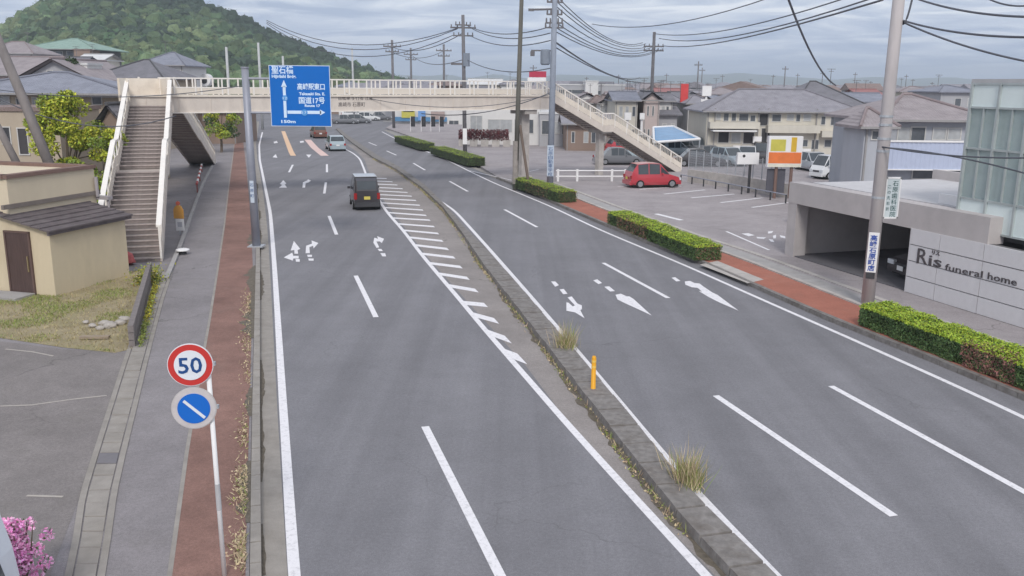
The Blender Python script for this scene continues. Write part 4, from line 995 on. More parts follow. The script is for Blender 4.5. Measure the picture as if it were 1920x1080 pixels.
for s_ in (-1, 1):
    m = MB(); m.hexa([(s_ * .74, -2.9, 1.12), (s_ * .75, -2.9, 1.12), (s_ * .75, -.25, 1.12), (s_ * .74, -.25, 1.12)], [(s_ * .64, -2.8, 1.68), (s_ * .65, -2.8, 1.68), (s_ * .65, -.3, 1.68), (s_ * .64, -.3, 1.68)]); m.build('side_window', GLASS, vn)
    for yv in (-.55, -2.6):
        m = MB(); m.disc((s_ * .66, yv, .29), .29, (1, 0, 0), .18, 18); wh = m.build('wheel', TYRE, vn); m = MB(); m.disc((s_ * .755, yv, .29), .18, (1, 0, 0), .02, 14); m.build('rim', RIM, wh)
    MB().box((s_ * .62, .09, .95), (.14, .08, .3)).build('lamp', mat('lamp_clear', (0.4, 0.3, 0.3), rough=.15), vn)
az = thing('azalea_bush', 'pink flowering azalea bush at the lower left corner', 'bush', G(46, 1105, ZP))
m = MB(); PK = [mat('azalea_pink', (0.95, 0.40, 0.72), island=.25, hue=.02, rough=.6), mat('azalea_pale', (0.95, 0.62, 0.82), island=.2, rough=.6), mat('azalea_leaf', (0.07, 0.12, 0.03), island=.4, rough=.6)]
for i in range(40):
    c = Vector((random.gauss(0, .1), random.gauss(0, .15), random.uniform(.1, 1.0))); c.x *= 1.2 - c.z * .6; c.x -= (c.z - .5) * .1
    for k in range(60):
        m.cur = random.choices((0, 1, 2), (6, 4, 1))[0]; v = Vector((random.gauss(0, 1), random.gauss(0, 1), random.gauss(0, 1))).normalized() * .1 * random.uniform(.6, 1); m.leaf(c + v, .03)
m.build('blossom', PK, az)
m = MB()
for k in range(7): m.tube([(0, 0, 0), (random.gauss(0, .06), random.gauss(0, .06), .4), (random.gauss(0, .14), random.gauss(0, .14), .9)], [.015, .012, .006], 5)
m.build('stem', MATS['bark'] if 'bark' in MATS else mat('bark', (0.14, 0.11, 0.085), var=.3), az)

# ================================================================== RIGHT: SIGN WALL, CARPORT, GLASS BUILDING
ZL = .12
WS = G(1697, 547, ZL); WE = G(1920, 616, ZL); wz = math.atan2(WE.y - WS.y, WE.x - WS.x)
fr_ = Matrix.Translation(WS) @ Matrix.Rotation(wz, 4, 'Z'); fri = fr_.inverted()   # x towards the camera, y away from the road
WH = A(1703, 427, WS.y).z - ZL
SLAB = mat('exposed_concrete', (0.63, 0.615, 0.63), var=.07, scale=1.3, bump=.12, island=.06, dirt=.2, dirtcol=(0.3, 0.285, 0.29), dscale=1.0)
sw_ = thing('sign_wall', 'pale concrete panel wall with dark lettering beside the right sidewalk', 'wall', WS, wz)
WLn = 9.0
MB().box((WLn / 2, .16, WH / 2), (WLn, .2, WH - .03)).build('backing', mat('joint_dark', (0.14, 0.135, 0.14)), sw_)
xs_ = [0, 1.28] + [1.28 + 1.75 * i for i in range(1, 5)] + [WLn]
for r_ in range(4):
    for a, b in zip(xs_, xs_[1:]):
        o = MB().box((0, 0, 0), (b - a - .022, .1, WH / 4 - .03)).build('wall_panel', SLAB, sw_); o.location = ((a + b) / 2, .03 + random.uniform(-.004, .004), (r_ + .5) * WH / 4)
MB().box((-.012, .13, WH / 2), (.03, .3, WH)).build('end_cap', SLAB, sw_)
def wall_xz(px, py, yy=-.02):
    o = fri @ Vector((0, 0, H)); d = fri.to_3x3() @ ray(px, py); t = (yy - o.y) / d.y; p = o + d * t; return p.x, p.z
LET = mat('sign_letter', (0.085, 0.075, 0.08), rough=.5)
def wtext(s, px0, py0, px1, py1, size, bold=.004):
    x0, z0 = wall_xz(px0, py0); x1, z1 = wall_xz(px1, py1)
    return text(s, size, LET, sw_, FR((x0, -.03, z0), (x1 - x0, 0, z1 - z0), (0, 0, 1)), (Vector((x1 - x0, z1 - z0))).length, .012, bold=bold)
wtext('R', 1719, 493, 1738, 496, .72, .002); wtext('is', 1741, 496, 1765, 502, .48, .004); wtext('リス', 1748, 476, 1762, 479, .16)
wtext('funeral', 1772, 506, 1842, 521, .30, .0); wtext('home', 1852, 523, 1906, 536, .30, .0)

# concrete carport frame
cp0 = fri @ G(1484, 478, ZL); CX0 = cp0.x - .2; CX1 = 3.1; CDEP = 6.5
CH = A(1482, 341, (fr_ @ Vector((CX0, 0, 0))).y).z - ZL; CB = A(1497, 379, (fr_ @ Vector((CX0, 0, 0))).y).z - ZL
FRC = mat('carport_concrete', (0.48, 0.445, 0.44), var=.08, scale=1.3, bump=.12, dirt=.3, dirtcol=(0.3, 0.28, 0.28), dscale=.9)
cpt = thing('carport', 'concrete frame carport with a white roof edge and a dark car inside', 'building', WS, wz)
m = MB(); m.box((CX0 + .28, .3, CB / 2), (.56, .56, CB)); m.build('pillar', FRC, cpt)
m = MB(); m.box(((CX0 + CX1) / 2, .3, (CB + CH) / 2), (CX1 - CX0, .6, CH - CB)); m.build('beam', FRC, cpt)
MB().box(((CX0 + CX1) / 2, CDEP / 2 + .6, CH - .28), (CX1 - CX0 - .02, CDEP, .3)).build('roof_slab', FRC, cpt)
MB().box(((CX0 + CX1) / 2, CDEP / 2 + .7, CH - .07), (CX1 - CX0 - .5, CDEP - .4, .1)).build('roof_deck', mat('white_deck', (0.52, 0.51, 0.52), var=.08, dirt=.2, dirtcol=(.5, .5, .52)), cpt)
for y_, nm in ((CDEP + .6, 'back_parapet'),): MB().box(((CX0 + CX1) / 2, y_, CH + .1), (CX1 - CX0, .2, .5)).build(nm, FRC, cpt)
MB().box((CX1 - 1.7, 1.2, CH + .12), (3.2, .12, .36)).build('white_coping', WHITEM, cpt)
MB().box(((CX0 + .14), CDEP / 2 + .6, CB / 2), (.26, CDEP, CB)).build('left_wall', FRC, cpt)
BACKW = mat('carport_shade', (0.12, 0.118, 0.128), var=.1)  # inner walls coloured dark for the shade deep in the carport
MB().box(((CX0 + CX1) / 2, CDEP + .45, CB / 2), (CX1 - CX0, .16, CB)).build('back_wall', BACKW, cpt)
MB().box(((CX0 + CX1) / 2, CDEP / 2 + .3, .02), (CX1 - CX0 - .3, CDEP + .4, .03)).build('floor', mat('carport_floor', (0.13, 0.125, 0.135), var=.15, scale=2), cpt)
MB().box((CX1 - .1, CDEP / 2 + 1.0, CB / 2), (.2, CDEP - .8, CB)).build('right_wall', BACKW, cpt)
# glass fronted upper storey
gx0 = None
gx0 = min((abs(proj(fr_ @ Vector((x * .05, .5, 2.8)))[0] - 1797), x * .05) for x in range(0, 160))[1]
GZ0 = A(1797, 424, (fr_ @ Vector((gx0, .5, 0))).y).z - ZL; GZ1 = A(1825, 157, (fr_ @ Vector((gx0, .5, 0))).y).z - ZL
gb = thing('glass_building', 'two storey building with greenish glass curtain wall at the right edge', 'building', fr_ @ Vector((gx0, .5, 0)), wz)
MULL = mat('mullion', (0.46, 0.50, 0.50), rough=.4, metal=.3); PANE = mat('frosted_pane', (0.72, 0.80, 0.79), var=.05, rough=.25, spec=.6)
CLEAR = mat('clear_pane', (0.52, 0.62, 0.62), var=.1, rough=.05, spec=.9, alpha=.5); CURT = mat('curtain', (0.80, 0.85, 0.83), var=.08, scale=3, stretch=(6, 6, .3))
gn, gw = 6, 1.06; GH = GZ1 - GZ0
zr = [GZ0, GZ0 + GH * .21, GZ0 + GH * .56, GZ0 + GH * .84, GZ1]
m = MB(); m.box((gn * gw / 2, 4.2, (GZ0 + GZ1) / 2), (gn * gw, 7.2, GH)); m.build('core', mat('interior', (0.42, 0.46, 0.45)), gb)
m = MB(); m.box((gn * gw / 2, 3.6, GZ1 + .07), (gn * gw + .12, 7.3, .14)); m.build('roof_edge', mat('grey_capping', (0.46, 0.46, 0.47)), gb)
m = MB(); m.box((2.6, 3, GZ1 + .4), (2.2, 1.6, .3)); m.build('roof_unit', GALV, gb)
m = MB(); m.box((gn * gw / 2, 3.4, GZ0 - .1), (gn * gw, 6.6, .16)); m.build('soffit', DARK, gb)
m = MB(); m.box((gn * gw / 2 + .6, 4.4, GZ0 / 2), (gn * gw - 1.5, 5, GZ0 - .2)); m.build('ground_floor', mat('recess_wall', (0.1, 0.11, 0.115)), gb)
pbx = {}
for i in range(gn):
    for r_ in range(4):
        z0, z1 = zr[r_], zr[r_ + 1]; glass_ = r_ in (1, 2)
        key = r_
        subs = [(0, .5), (.5, 1)] if glass_ else [(0, 1)]
        for a, b in subs:
            o = MB().box((0, 0, 0), ((b - a) * gw - .05, .03, z1 - z0 - .05)).build('glass_pane', CLEAR if glass_ else PANE, gb); o.location = ((i + (a + b) / 2) * gw, .02 if glass_ else 0, (z0 + z1) / 2)
    cm = MB(); zc0, zc1 = zr[1] + .03, zr[3] - .03; nf = 14
    vs = []
    for k in range(nf + 1): vs += [(k / nf * (gw - .08), .07 * math.sin(k * 2.2 + i) * .5, zc0), (k / nf * (gw - .08), .07 * math.sin(k * 2.2 + i + .3) * .5, zc1)]
    if i % 3 != 2:
        cm.add(vs, [(2 * k, 2 * k + 2, 2 * k + 3, 2 * k + 1) for k in range(nf)]); o = cm.build('curtain', CURT, gb, True); o.location = (i * gw + .04, .22, 0)
for i in range(gn + 1): MB().box((i * gw, -.03, (GZ0 + GZ1) / 2), (.075, .1, GH + .02)).build('mullion', MULL, gb)
for i in range(gn): MB().box(((i + .5) * gw, -.01, (zr[1] + zr[3]) / 2), (.045, .07, zr[3] - zr[1])).build('mullion', MULL, gb)
for z in zr: MB().box((gn * gw / 2, -.015, z), (gn * gw, .08, .06)).build('transom', MULL, gb)
MB().box((-.02, 3.6, (GZ0 + GZ1) / 2), (.05, 7.2, GH)).build('side_wall', mat('side_cladding', (0.36, 0.39, 0.39)), gb)

# ================================================================== HOUSES
def wallm(n, c): return mat(n, c, var=.07, scale=1.0, bump=.1, dirt=.3, dirtcol=tuple(x * .7 for x in c), dscale=.6, stretch=(1, 1, .3))
WM = {'cream': wallm('wall_cream', (0.58, 0.545, 0.475)), 'white': wallm('wall_white', (0.66, 0.65, 0.64)), 'grey': wallm('wall_grey', (0.38, 0.38, 0.40)), 'blue': wallm('wall_blue', (0.42, 0.435, 0.475)),
      'brown': wallm('wall_brown', (0.27, 0.20, 0.165)), 'tan': wallm('wall_tan', (0.44, 0.37, 0.29)), 'pink': wallm('wall_pink', (0.50, 0.42, 0.40)), 'dark': wallm('wall_dark', (0.15, 0.145, 0.15))}
RMt = {'grey': tile_mat('tile_grey', (0.27, 0.26, 0.29)), 'blue': tile_mat('tile_bluegrey', (0.24, 0.25, 0.30)), 'dark': tile_mat('tile_dark', (0.185, 0.18, 0.2)), 'brown': tile_mat('tile_brown', (0.24, 0.18, 0.165)),
       'green': tile_mat('sheet_green', (0.26, 0.37, 0.32)), 'red': tile_mat('tile_red', (0.33, 0.155, 0.15)), 'pink': tile_mat('tile_pink', (0.30, 0.265, 0.275)), 'white': mat('sheet_white', (0.6, 0.6, 0.6), var=.1)}
PANEM = mat('house_pane', (0.10, 0.11, 0.125), var=.3, rough=.12, spec=.6); FRAMEM = mat('sash', (0.55, 0.54, 0.52), rough=.5); CURTP = mat('curtained_pane', (0.40, 0.41, 0.42), var=.2, rough=.15, spec=.6)
def house(name, label, px0, px1, y_eave, y_ridge, Y, depth, wallk, roofk, roof='hip', wins=(), over=.55, z0=0.0, rz=0.0, cat='house', trim=True, group=None, autowin=0, hipk=.5):
    a = A(px0, y_eave, Y); b = A(px1, y_eave, Y); w_ = b.x - a.x; ze = (a.z + b.z) / 2; zr_ = A((px0 + px1) / 2, y_ridge, Y + (depth / 2 if roof != 'flat' else 0)).z
    cx = (a.x + b.x) / 2
    t = thing(name, label, cat, (cx, Y, z0), rz, group); ze -= z0; zr_ -= z0
    if roof != 'flat': zr_ = max(zr_, ze + .9)
    MB().box((0, depth / 2, ze / 2 - .1), (w_, depth, ze + .2)).build('wall', WM[wallk], t)
    o = over; th = .14
    if roof == 'flat':
        MB().box((0, depth / 2, ze + .1), (w_ + .2, depth + .2, .22)).build('roof', RMt[roofk] if roofk in RMt else WM[roofk], t)
    else:
        X = w_ / 2 + o; y0, y1 = -o, depth + o; ym_ = depth / 2; k = hipk * (y1 - y0) if roof == 'hip' else 0; k = min(k, X * .92)
        if roof == 'side':    # gable facing the viewer
            pts = [(-X, y0, ze), (X, y0, ze), (X, y1, ze), (-X, y1, ze), (0, y0, zr_), (0, y1, zr_)]; fc = [(0, 4, 5, 3), (1, 2, 5, 4)]
        else:
            pts = [(-X, y0, ze), (X, y0, ze), (X, y1, ze), (-X, y1, ze), (-X + k, ym_, zr_), (X - k, ym_, zr_)]; fc = [(0, 1, 5, 4), (2, 3, 4, 5)] + ([(1, 2, 5), (3, 0, 4)] if roof == 'hip' else [])
        m = MB(); n = len(pts); low = [(p[0], p[1], p[2] - th) for p in pts]
        edge_ = [(0, 1), (1, 2), (2, 3), (3, 0)]
        m.add(pts + low, fc + [tuple(q + n for q in f[::-1]) for f in fc] + [(p, p + n, q + n, q) for p, q in edge_ if roof == 'hip' or True][:4]); r_ = m.build('roof', RMt[roofk], t)
        m = MB()
        m.tube([Vector(pts[4]) + Vector((0, 0, .02)), Vector(pts[5]) + Vector((0, 0, .02))], .11, 6); m.build('ridge', mat('ridge_' + roofk, tuple(c * .75 for c in {'grey': (.27, .26, .29), 'blue': (.24, .25, .3), 'dark': (.12, .12, .13), 'brown': (.24, .18, .165), 'green': (.26, .37, .32), 'red': (.33, .155, .15), 'pink': (.33, .27, .275)}.get(roofk, (.4, .4, .4)))), r_)
        if roof == 'hip':
            for q, e4 in ((0, 4), (1, 5)):
                m = MB(); m.tube([Vector(pts[q]) + Vector((0, 0, .03)), Vector(pts[e4]) + Vector((0, 0, .03))], .09, 6); m.build('hip_ridge', MATS['ridge_' + roofk], r_)
        else:
            sides = [(-w_ / 2,), (w_ / 2,)]
            if roof == 'gable':
                for s_ in (-1, 1): m = MB(); m.hexa([(s_ * (w_ / 2 - .1), 0, ze - .05), (s_ * w_ / 2, 0, ze - .05), (s_ * w_ / 2, depth, ze - .05), (s_ * (w_ / 2 - .1), depth, ze - .05)], [(s_ * (w_ / 2 - .1), ym_ - .02, zr_ - .2), (s_ * w_ / 2, ym_ - .02, zr_ - .2), (s_ * w_ / 2, ym_ + .02, zr_ - .2), (s_ * (w_ / 2 - .1), ym_ + .02, zr_ - .2)]); m.build('gable', WM[wallk], t)
            else:
                m = MB(); m.hexa([(-w_ / 2, 0, ze - .05), (w_ / 2, 0, ze - .05), (w_ / 2, .1, ze - .05), (-w_ / 2, .1, ze - .05)], [(-.02, 0, zr_ - .2), (.02, 0, zr_ - .2), (.02, .1, zr_ - .2), (-.02, .1, zr_ - .2)]); m.build('gable', WM[wallk], t)
        if trim:
            for s_ in (-1, 1): MB().box((s_ * (w_ / 2 - .12), -.06, ze / 2), (.09, .09, ze)).build('drainpipe', mat('house_gutter', (0.3, 0.29, 0.29)), t)
            MB().box((0, -o - .05, ze - .06), (2 * X, .1, .12)).build('gutter', mat('house_gutter', (0.3, 0.29, 0.29)), t)
    if autowin and roof != 'flat':
        xa_ = random.uniform(-.3, .3) * w_; m = MB(); m.tube([(xa_, depth / 2, zr_ - .3), (xa_, depth / 2, zr_ + 1.5)], .035, 5); m.box((xa_, depth / 2, zr_ + 1.45), (1.0, .05, .05)); m.box((xa_, depth / 2, zr_ + 1.2), (.6, .05, .05)); m.build('antenna', DPOLE, t)
    wl = []
    for q in wins:
        if len(q) == 4: q = (*q, 'p')
        p0 = A(q[0], q[1], Y); p1 = A(q[2], q[3], Y); wl.append(((p0.x + p1.x) / 2 - cx, (p0.z + p1.z) / 2 - z0, abs(p1.x - p0.x), abs(p0.z - p1.z), q[4]))
    if autowin:
        fl = max(1, round(ze / 2.9)); hst = ze / fl
        for f_ in range(fl):
            for i in range(autowin): 
                if random.random() < .8: wl.append(((-.5 + (i + .5) / autowin) * w_ * .9 + random.uniform(-.2, .2), f_ * hst + hst * .52, min(1.6, w_ / autowin * .55) * random.uniform(.7, 1), 1.1, random.choice('ppc')))
    for (x, z, ww, hh, kd) in wl:
        if kd == 'b':
            bb = MB().box((x, -.45, z), (ww, .9, hh)).build('balcony', WM['cream'] if wallk != 'blue' else WM['white'], t); continue
        f = MB(); f.box((x, -.015, z + hh / 2), (ww + .08, .07, .06)); f.box((x, -.015, z - hh / 2), (ww + .08, .09, .06)); f.box((x - ww / 2, -.015, z), (.06, .06, hh)); f.box((x + ww / 2, -.015, z), (.06, .06, hh))
        if ww > 1.2 and kd in 'pc': f.box((x, -.013, z), (.05, .05, hh))
        wo = f.build('window', FRAMEM, t)
        MB().box((x, -.005, z), (ww - .02, .03, hh - .02)).build('pane', {'p': PANEM, 'c': CURTP, 'd': DARK, 'r': mat('recess_shade', (0.07, 0.065, 0.07))}[kd], wo)  # darkest panes paint the shade of recesses flat on the wall
    return t

house('apartment_house', 'cream two storey apartment house with long grey hipped roof and balconies', 1326, 1612, 209, 168, 86, 9, 'cream', 'grey', wins=[(1357, 212, 1366, 227), (1372, 212, 1380, 227), (1386, 213, 1403, 227), (1407, 216, 1416, 228), (1424, 213, 1439, 236, 'd'), (1448, 214, 1464, 228),
     (1476, 214, 1488, 226, 'c'), (1540, 218, 1547, 234), (1558, 219, 1567, 235), (1577, 221, 1590, 242), (1601, 222, 1611, 242), (1347, 247, 1366, 268, 'd'), (1372, 249, 1388, 268, 'c'), (1394, 248, 1413, 270, 'r'), (1428, 240, 1441, 284, 'd'), (1522, 262, 1534, 280), (1567, 266, 1584, 303, 'r'), (1589, 268, 1609, 302, 'c'), (1500, 262, 1514, 275),
     (1343, 213, 1351, 225, 'c'), (1493, 214, 1500, 228), (1507, 214, 1520, 227, 'c'), (1447, 256, 1462, 276, 'c'), (1470, 258, 1490, 280), (1546, 262, 1558, 276, 'p'), (1328, 228, 1420, 241, 'b'), (1436, 234, 1532, 249, 'b'), (1536, 245, 1611, 257, 'b')], hipk=.45)
ap_ = C.objects['apartment_house']
for px, py in ((1382, 279), (1446, 285), (1512, 285), (1560, 296), (1420, 262)):
    q = A(px, py, 85.6) - ap_.location; MB().box((q.x, -.3, q.z), (.8, .3, .6)).build('air_conditioner', WHITEM, ap_)
for px in (1341, 1423, 1441, 1532): q = A(px, 240, 85.6) - ap_.location; MB().box((q.x, -.09, 2.4), (.1, .1, 4.6)).build('drainpipe', mat('house_gutter', (0.3, 0.29, 0.29)), ap_)
q0_, q1_ = A(1336, 245, 85) - ap_.location, A(1418, 245, 85) - ap_.location; MB().box(((q0_.x + q1_.x) / 2, -.7, q0_.z), (q1_.x - q0_.x, 1.3, .12)).build('canopy', WHITEM, ap_)
house('hipped_house', 'house with a large dark hipped roof rising behind the apartment house', 1495, 1622, 200, 153, 102, 14, 'grey', 'dark', autowin=4)
house('tiled_house', 'blue grey walled house with textured grey tile roof behind the carport', 1662, 1850, 224, 178, 49, 8, 'blue', 'pink', roof='hip', hipk=.5, wins=[(1684, 240, 1705, 264, 'c'), (1709, 238, 1733, 264, 'p'), (1750, 240, 1772, 262, 'c'), (1778, 240, 1800, 262, 'c'), (1712, 308, 1800, 336, 'p')], over=.5)
t = thing('balcony_screen', 'pale blue corrugated balcony screen on the tiled house behind the carport', 'screen', A(1728, 316, 48.2))
p0 = A(1642, 266, 48.2) - t.location; p1 = A(1812, 318, 48.2) - t.location
vs = []; nf = 80
for k in range(nf + 1): x = p0.x + (p1.x - p0.x) * k / nf; y = .012 * (1 if (k // 2) % 2 else -1); vs += [(x, y, p1.z), (x, y, p0.z)]
m = MB(); m.add(vs, [(2 * k, 2 * k + 2, 2 * k + 3, 2 * k + 1) for k in range(nf)]); m.build('sheet', mat('blue_sheet', (0.45, 0.50, 0.64), var=.06, rough=.4), t)
m = MB(); m.box(((p0.x + p1.x) / 2, 0, p0.z + .05), (p1.x - p0.x + .1, .14, .1)); m.box(((p0.x + p1.x) / 2, 0, p1.z - .03), (p1.x - p0.x + .1, .14, .06)); m.build('frame', WHITEM, t)
house('porch_house', 'small lean wing with pale eaves left of the tiled house, behind the big pole', 1622, 1668, 237, 214, 48, 3, 'blue', 'pink', roof='hip', wins=[(1635, 245, 1648, 262)], over=.4)
house('outbuilding', 'low grey outbuilding wall with a small window below the blue balcony screen', 1620, 1690, 300, 292, 50, 2, 'grey', 'white', roof='flat', wins=[(1628, 306, 1640, 332, 'c'), (1646, 306, 1654, 330)])
# boundary walls on the right
def wallrun(name, label, pts, h, th, mt, cat='wall', bl=None):
    t = thing(name, label, cat, pts[0])
    for a, b in zip(pts, pts[1:]):
        d = b - a; n = max(1, int(d.length / (bl or 2.0))); rz = math.atan2(d.y, d.x); src = None
        for i in range(n):
            if src is None: src = MB().box((0, 0, h / 2), (d.length / n - .015, th, h)).build('panel', mt, t); src.rotation_euler = (0, 0, rz); src.location = (a - pts[0]) + d * ((i + .5) / n)
            else: inst(src, t, (a - pts[0]) + d * ((i + .5) / n))
    return t
wallrun('boundary_wall', 'low pale block wall along the far edge of the parking lot below the apartment house', [G(1290, 340, ZL), G(1370, 352, ZL), G(1480, 372, ZL)], .85, .16, LIGHTC)
wallrun('boundary_wall', 'pinkish grey wall behind the carport roof and the big utility pole', [A(1482, 375, 44) * 1, A(1840, 378, 44)], 1, .2, WM['pink'], bl=3).location.z = 0
# fence on the block wall
fn = thing('wire_fence', 'grey wire panel fence standing on the low block wall at the lot edge', 'fence', G(1290, 339, ZL))
pa, pb = G(1290, 339, ZL), G(1480, 371, ZL); dd = pb - pa; rz_ = math.atan2(dd.y, dd.x)
ns = 12
for i in range(ns):
    m = MB(); L_ = dd.length / ns
    for k in range(8): m.box((0, 0, .2 + k * .16), (L_ - .06, .012, .012))
    for k in range(14): m.box((-L_ / 2 + .05 + k * (L_ - .1) / 13, 0, .72), (.01, .01, 1.2))
    o = m.build('mesh_panel', GALV, fn) if i == 0 else inst(first_, fn); 
    if i == 0: first_ = o
    o.location = dd * ((i + .5) / ns) + Vector((0, .1, .8)); o.rotation_euler = (0, 0, rz_)
    if i == 0: fp = MB().box((0, 0, .65), (.05, .05, 1.5)).build('fence_post', GALV, fn); fp.location = Vector((0, .1, .8))
    else: inst(fp, fn, dd * (i / ns) + Vector((0, .1, .8)))
# white guard pipes
gt = thing('guard_pipe', 'white two-rail guard pipe across the lot between the pole and the red car', 'guard rail', G(1042, 340, ZL))
for a, b in (((1042, 340), (1100, 340)), ((1100, 340), (1172, 340))):
    pa_, pb_ = G(*a, ZL) - gt.location, G(*b, ZL) - gt.location
    for z in (.35, .75): m = MB(); m.tube([pa_ + Vector((0, 0, z)), pb_ + Vector((0, 0, z))], .045, 8); m.build('rail', WHITEM, gt)
for px in (1046, 1082, 1147, 1172): q = G(px, 340, ZL) - gt.location; m = MB(); m.tube([q, q + Vector((0, 0, .85))], .09, 10); m.build('post', WHITEM, gt)
bl = thing('wheel_stop_rail', 'dark low rail on stub posts beside the parking bays', 'rail', G(1275, 340, ZL))
qa, qb = G(1275, 340, ZL) - bl.location, G(1470, 380, ZL) - bl.location
m = MB(); m.tube([qa + Vector((0, -.3, .5)), qb + Vector((0, -.3, .5))], .04, 6); m.build('rail', GREYM, bl)
for i in range(9): q = qa.lerp(qb, i / 8) + Vector((0, -.3, 0)); m = MB(); m.tube([q, q + Vector((0, 0, .5))], .05, 6); m.build('post', DARK, bl)

# sign boards on the lot
sb1 = thing('sign_board', 'small white box sign with one dark mark on a dark post at the lot edge', 'sign', G(1403, 362, ZL)); Ys = sb1.location.y
c = A(1402, 297, Ys) - sb1.location; m = MB(); m.tube([(0, 0, 0), (0, 0, c.z)], .09, 8); m.build('post', DARK, sb1)
MB().box(c, (1.35, .3, .72)).build('box', WHITEM, sb1)
m = MB(); m.disc(c + Vector((-.28, -.155, .16)), .09, (0, 1, 0), .02, 14); m.build('dark_mark', DARK, sb1)
m = MB(); m.tube([(.9, 0, c.z - .1), (1.15, 0, c.z - .1)], .2, 10); m.build('lamp', DARK, sb1)
sb2 = thing('sign_board', 'orange and yellow illuminated shop sign box on two posts by the lot', 'sign', G(1478, 372, ZL)); Ys = sb2.location.y
q0, q1 = A(1441, 255, Ys) - sb2.location, A(1500, 313, Ys) - sb2.location; w_ = q1.x - q0.x; h_s = q0.z - q1.z; cx_ = (q0.x + q1.x) / 2
b_ = MB().box((cx_, 0, (q0.z + q1.z) / 2), (w_, .4, h_s)).build('box', WHITEM, sb2)
def pf(fx0, fz0, fx1, fz1, mt, nm): MB().box((q0.x + w_ * (fx0 + fx1) / 2, -.205, q1.z + h_s * (fz0 + fz1) / 2), (w_ * (fx1 - fx0), .012, h_s * (fz1 - fz0))).build(nm, mt, b_)
pf(.02, .12, .98, .48, mat('panel_orange', (0.75, 0.20, 0.06), rough=.4), 'orange_panel'); pf(.06, .52, .5, .9, mat('panel_yellow', (0.55, 0.50, 0.10), rough=.4), 'yellow_panel'); pf(.66, .5, .82, .97, mat('panel_gold', (0.66, 0.42, 0.05), rough=.4), 'gold_panel'); pf(.02, .0, .98, .1, mat('panel_cream', (0.7, 0.68, 0.58)), 'base_panel')
for x in (q0.x + w_ * .3, q0.x + w_ * .75): m = MB(); m.tube([(x, 0, 0), (x, 0, q1.z)], .1, 8); m.build('post', mat('brown_post', (0.2, 0.13, 0.11)), sb2)
MB().box((q0.x + w_ * .32, .12, q1.z * .55), (1.1, .1, q1.z * .75)).build('lower_panel', mat('panel_dark', (0.10, 0.10, 0.12)), sb2)

# ================================================================== LEFT HOUSES AND TREES
house('tiled_house', 'large grey tile roofed house with brown and tan walls behind the shed', -90, 238, 174, 136, 57, 6, 'tan', 'blue', wins=[(88, 184, 112, 208), (30, 184, 52, 204),(-20, 180, 20, 202, 'c'), (60, 182, 72, 205, 'c'), (118, 183, 148, 205), (172, 180, 192, 196), (150, 225, 175, 262, 'c'), (190, 250, 212, 290, 'p'), (0, 235, 20, 265, 'd'), (30, 240, 52, 290, 'r')], over=.9, hipk=.8)
house('entrance_wing', 'tan single storey wing with brown posts in front of the large tiled house', -60, 108, 208, 200, 50, 5, 'tan', 'brown', roof='flat', wins=[(2, 238, 22, 270, 'd'), (32, 240, 56, 290, 'r'), (66, 240, 90, 288, 'd'), (-30, 240, -8, 280, 'd')])
house('porch', 'dark gabled porch roof beside the foot of the stairs', 186, 232, 240, 194, 47, 2.2, 'brown', 'dark', roof='side', wins=[(198, 262, 226, 318, 'c')], over=.35)
house('gabled_house', 'pale gable fronted house with pinkish roof at the left edge', 40, 168, 150, 112, 82, 10, 'grey', 'pink', roof='side', wins=[(88, 132, 100, 142)], over=.6)
house('brown_roof_house', 'pinkish roofed house behind the leaning pole at the left edge', -120, 75, 140, 106, 95, 9, 'pink', 'pink', roof='gable', autowin=4)
house('dark_roof_house', 'dark roofed house just left of the top of the footbridge stairs', 178, 300, 146, 112, 88, 10, 'tan', 'dark', wins=[(190, 150, 205, 160)], hipk=.5)
house('white_wall_house', 'white walled house with pale grey roof above the top of the stairs', 262, 342, 122, 98, 118, 9, 'white', 'blue', autowin=4, z0=1, hipk=.4)
house('hillside_house', 'wide hillside house with pale green roof below the forest', 52, 172, 92, 72, 165, 12, 'dark', 'green', wins=[(60, 96, 82, 104, 'p'), (90, 96, 118, 104), (125, 96, 138, 106)], z0=6, over=1.2, hipk=.5)
house('hillside_house', 'brick brown annex at the right end of the green roofed hillside house', 138, 168, 94, 90, 163, 4, 'brown', 'brown', roof='flat', z0=6)
house('hillside_house', 'small hillside house with pale wall and grey roof at the far left', -40, 60, 100, 78, 140, 8, 'white', 'pink', autowin=4, z0=3, hipk=.4)
house('hillside_house', 'grey hillside house with pale flat canopy below the green roof', 80, 150, 118, 108, 130, 6, 'grey', 'dark', roof='gable', autowin=4, z0=2)
house('hillside_house', 'cream canopied hillside house left of the dark roofed house', 148, 192, 112, 103, 140, 6, 'cream', 'white', roof='gable', autowin=3, z0=3)
house('garden_hut', 'tiny white hut with a dark window beside the tree behind the tiled roof', 143, 163, 122, 116, 85, 3, 'white', 'white', roof='flat', wins=[(150, 124, 156, 129)], z0=2)
ah_ = thing('arched_hut', 'small white arched garage behind the footbridge left of the sign pole', 'garage', A(384, 150, 125))
m = MB(); m.tube([(-.1, 0, 0), (-.1, 1.5, 0)], .85, 20); m.build('shell', WHITEM, ah_); m = MB(); m.tube([(-.1, -.05, -.1), (-.1, .02, -.1)], .42, 16); m.build('opening', DARK, ah_)
tree('garden_tree', 'bright yellow green garden tree in front of the large tiled house', (*A(128, 300, 46).xy, 0), 5.9, 1.7, [LB, LB, LB2], 46, 260, .085, seed=3)
tree('garden_tree', 'smaller green garden tree against the left side of the stairs', (*A(208, 300, 44).xy, 0), 4.4, 1.05, [LB2, LB, LB], 28, 200, .08, seed=5)
tree('garden_shrub', 'low green shrub under the bright garden tree', (*A(130, 300, 43).xy, 0), 2.8, 1.6, [LB2, LD, LB], 30, 200, .08, .07, seed=8, lowfrac=.15)
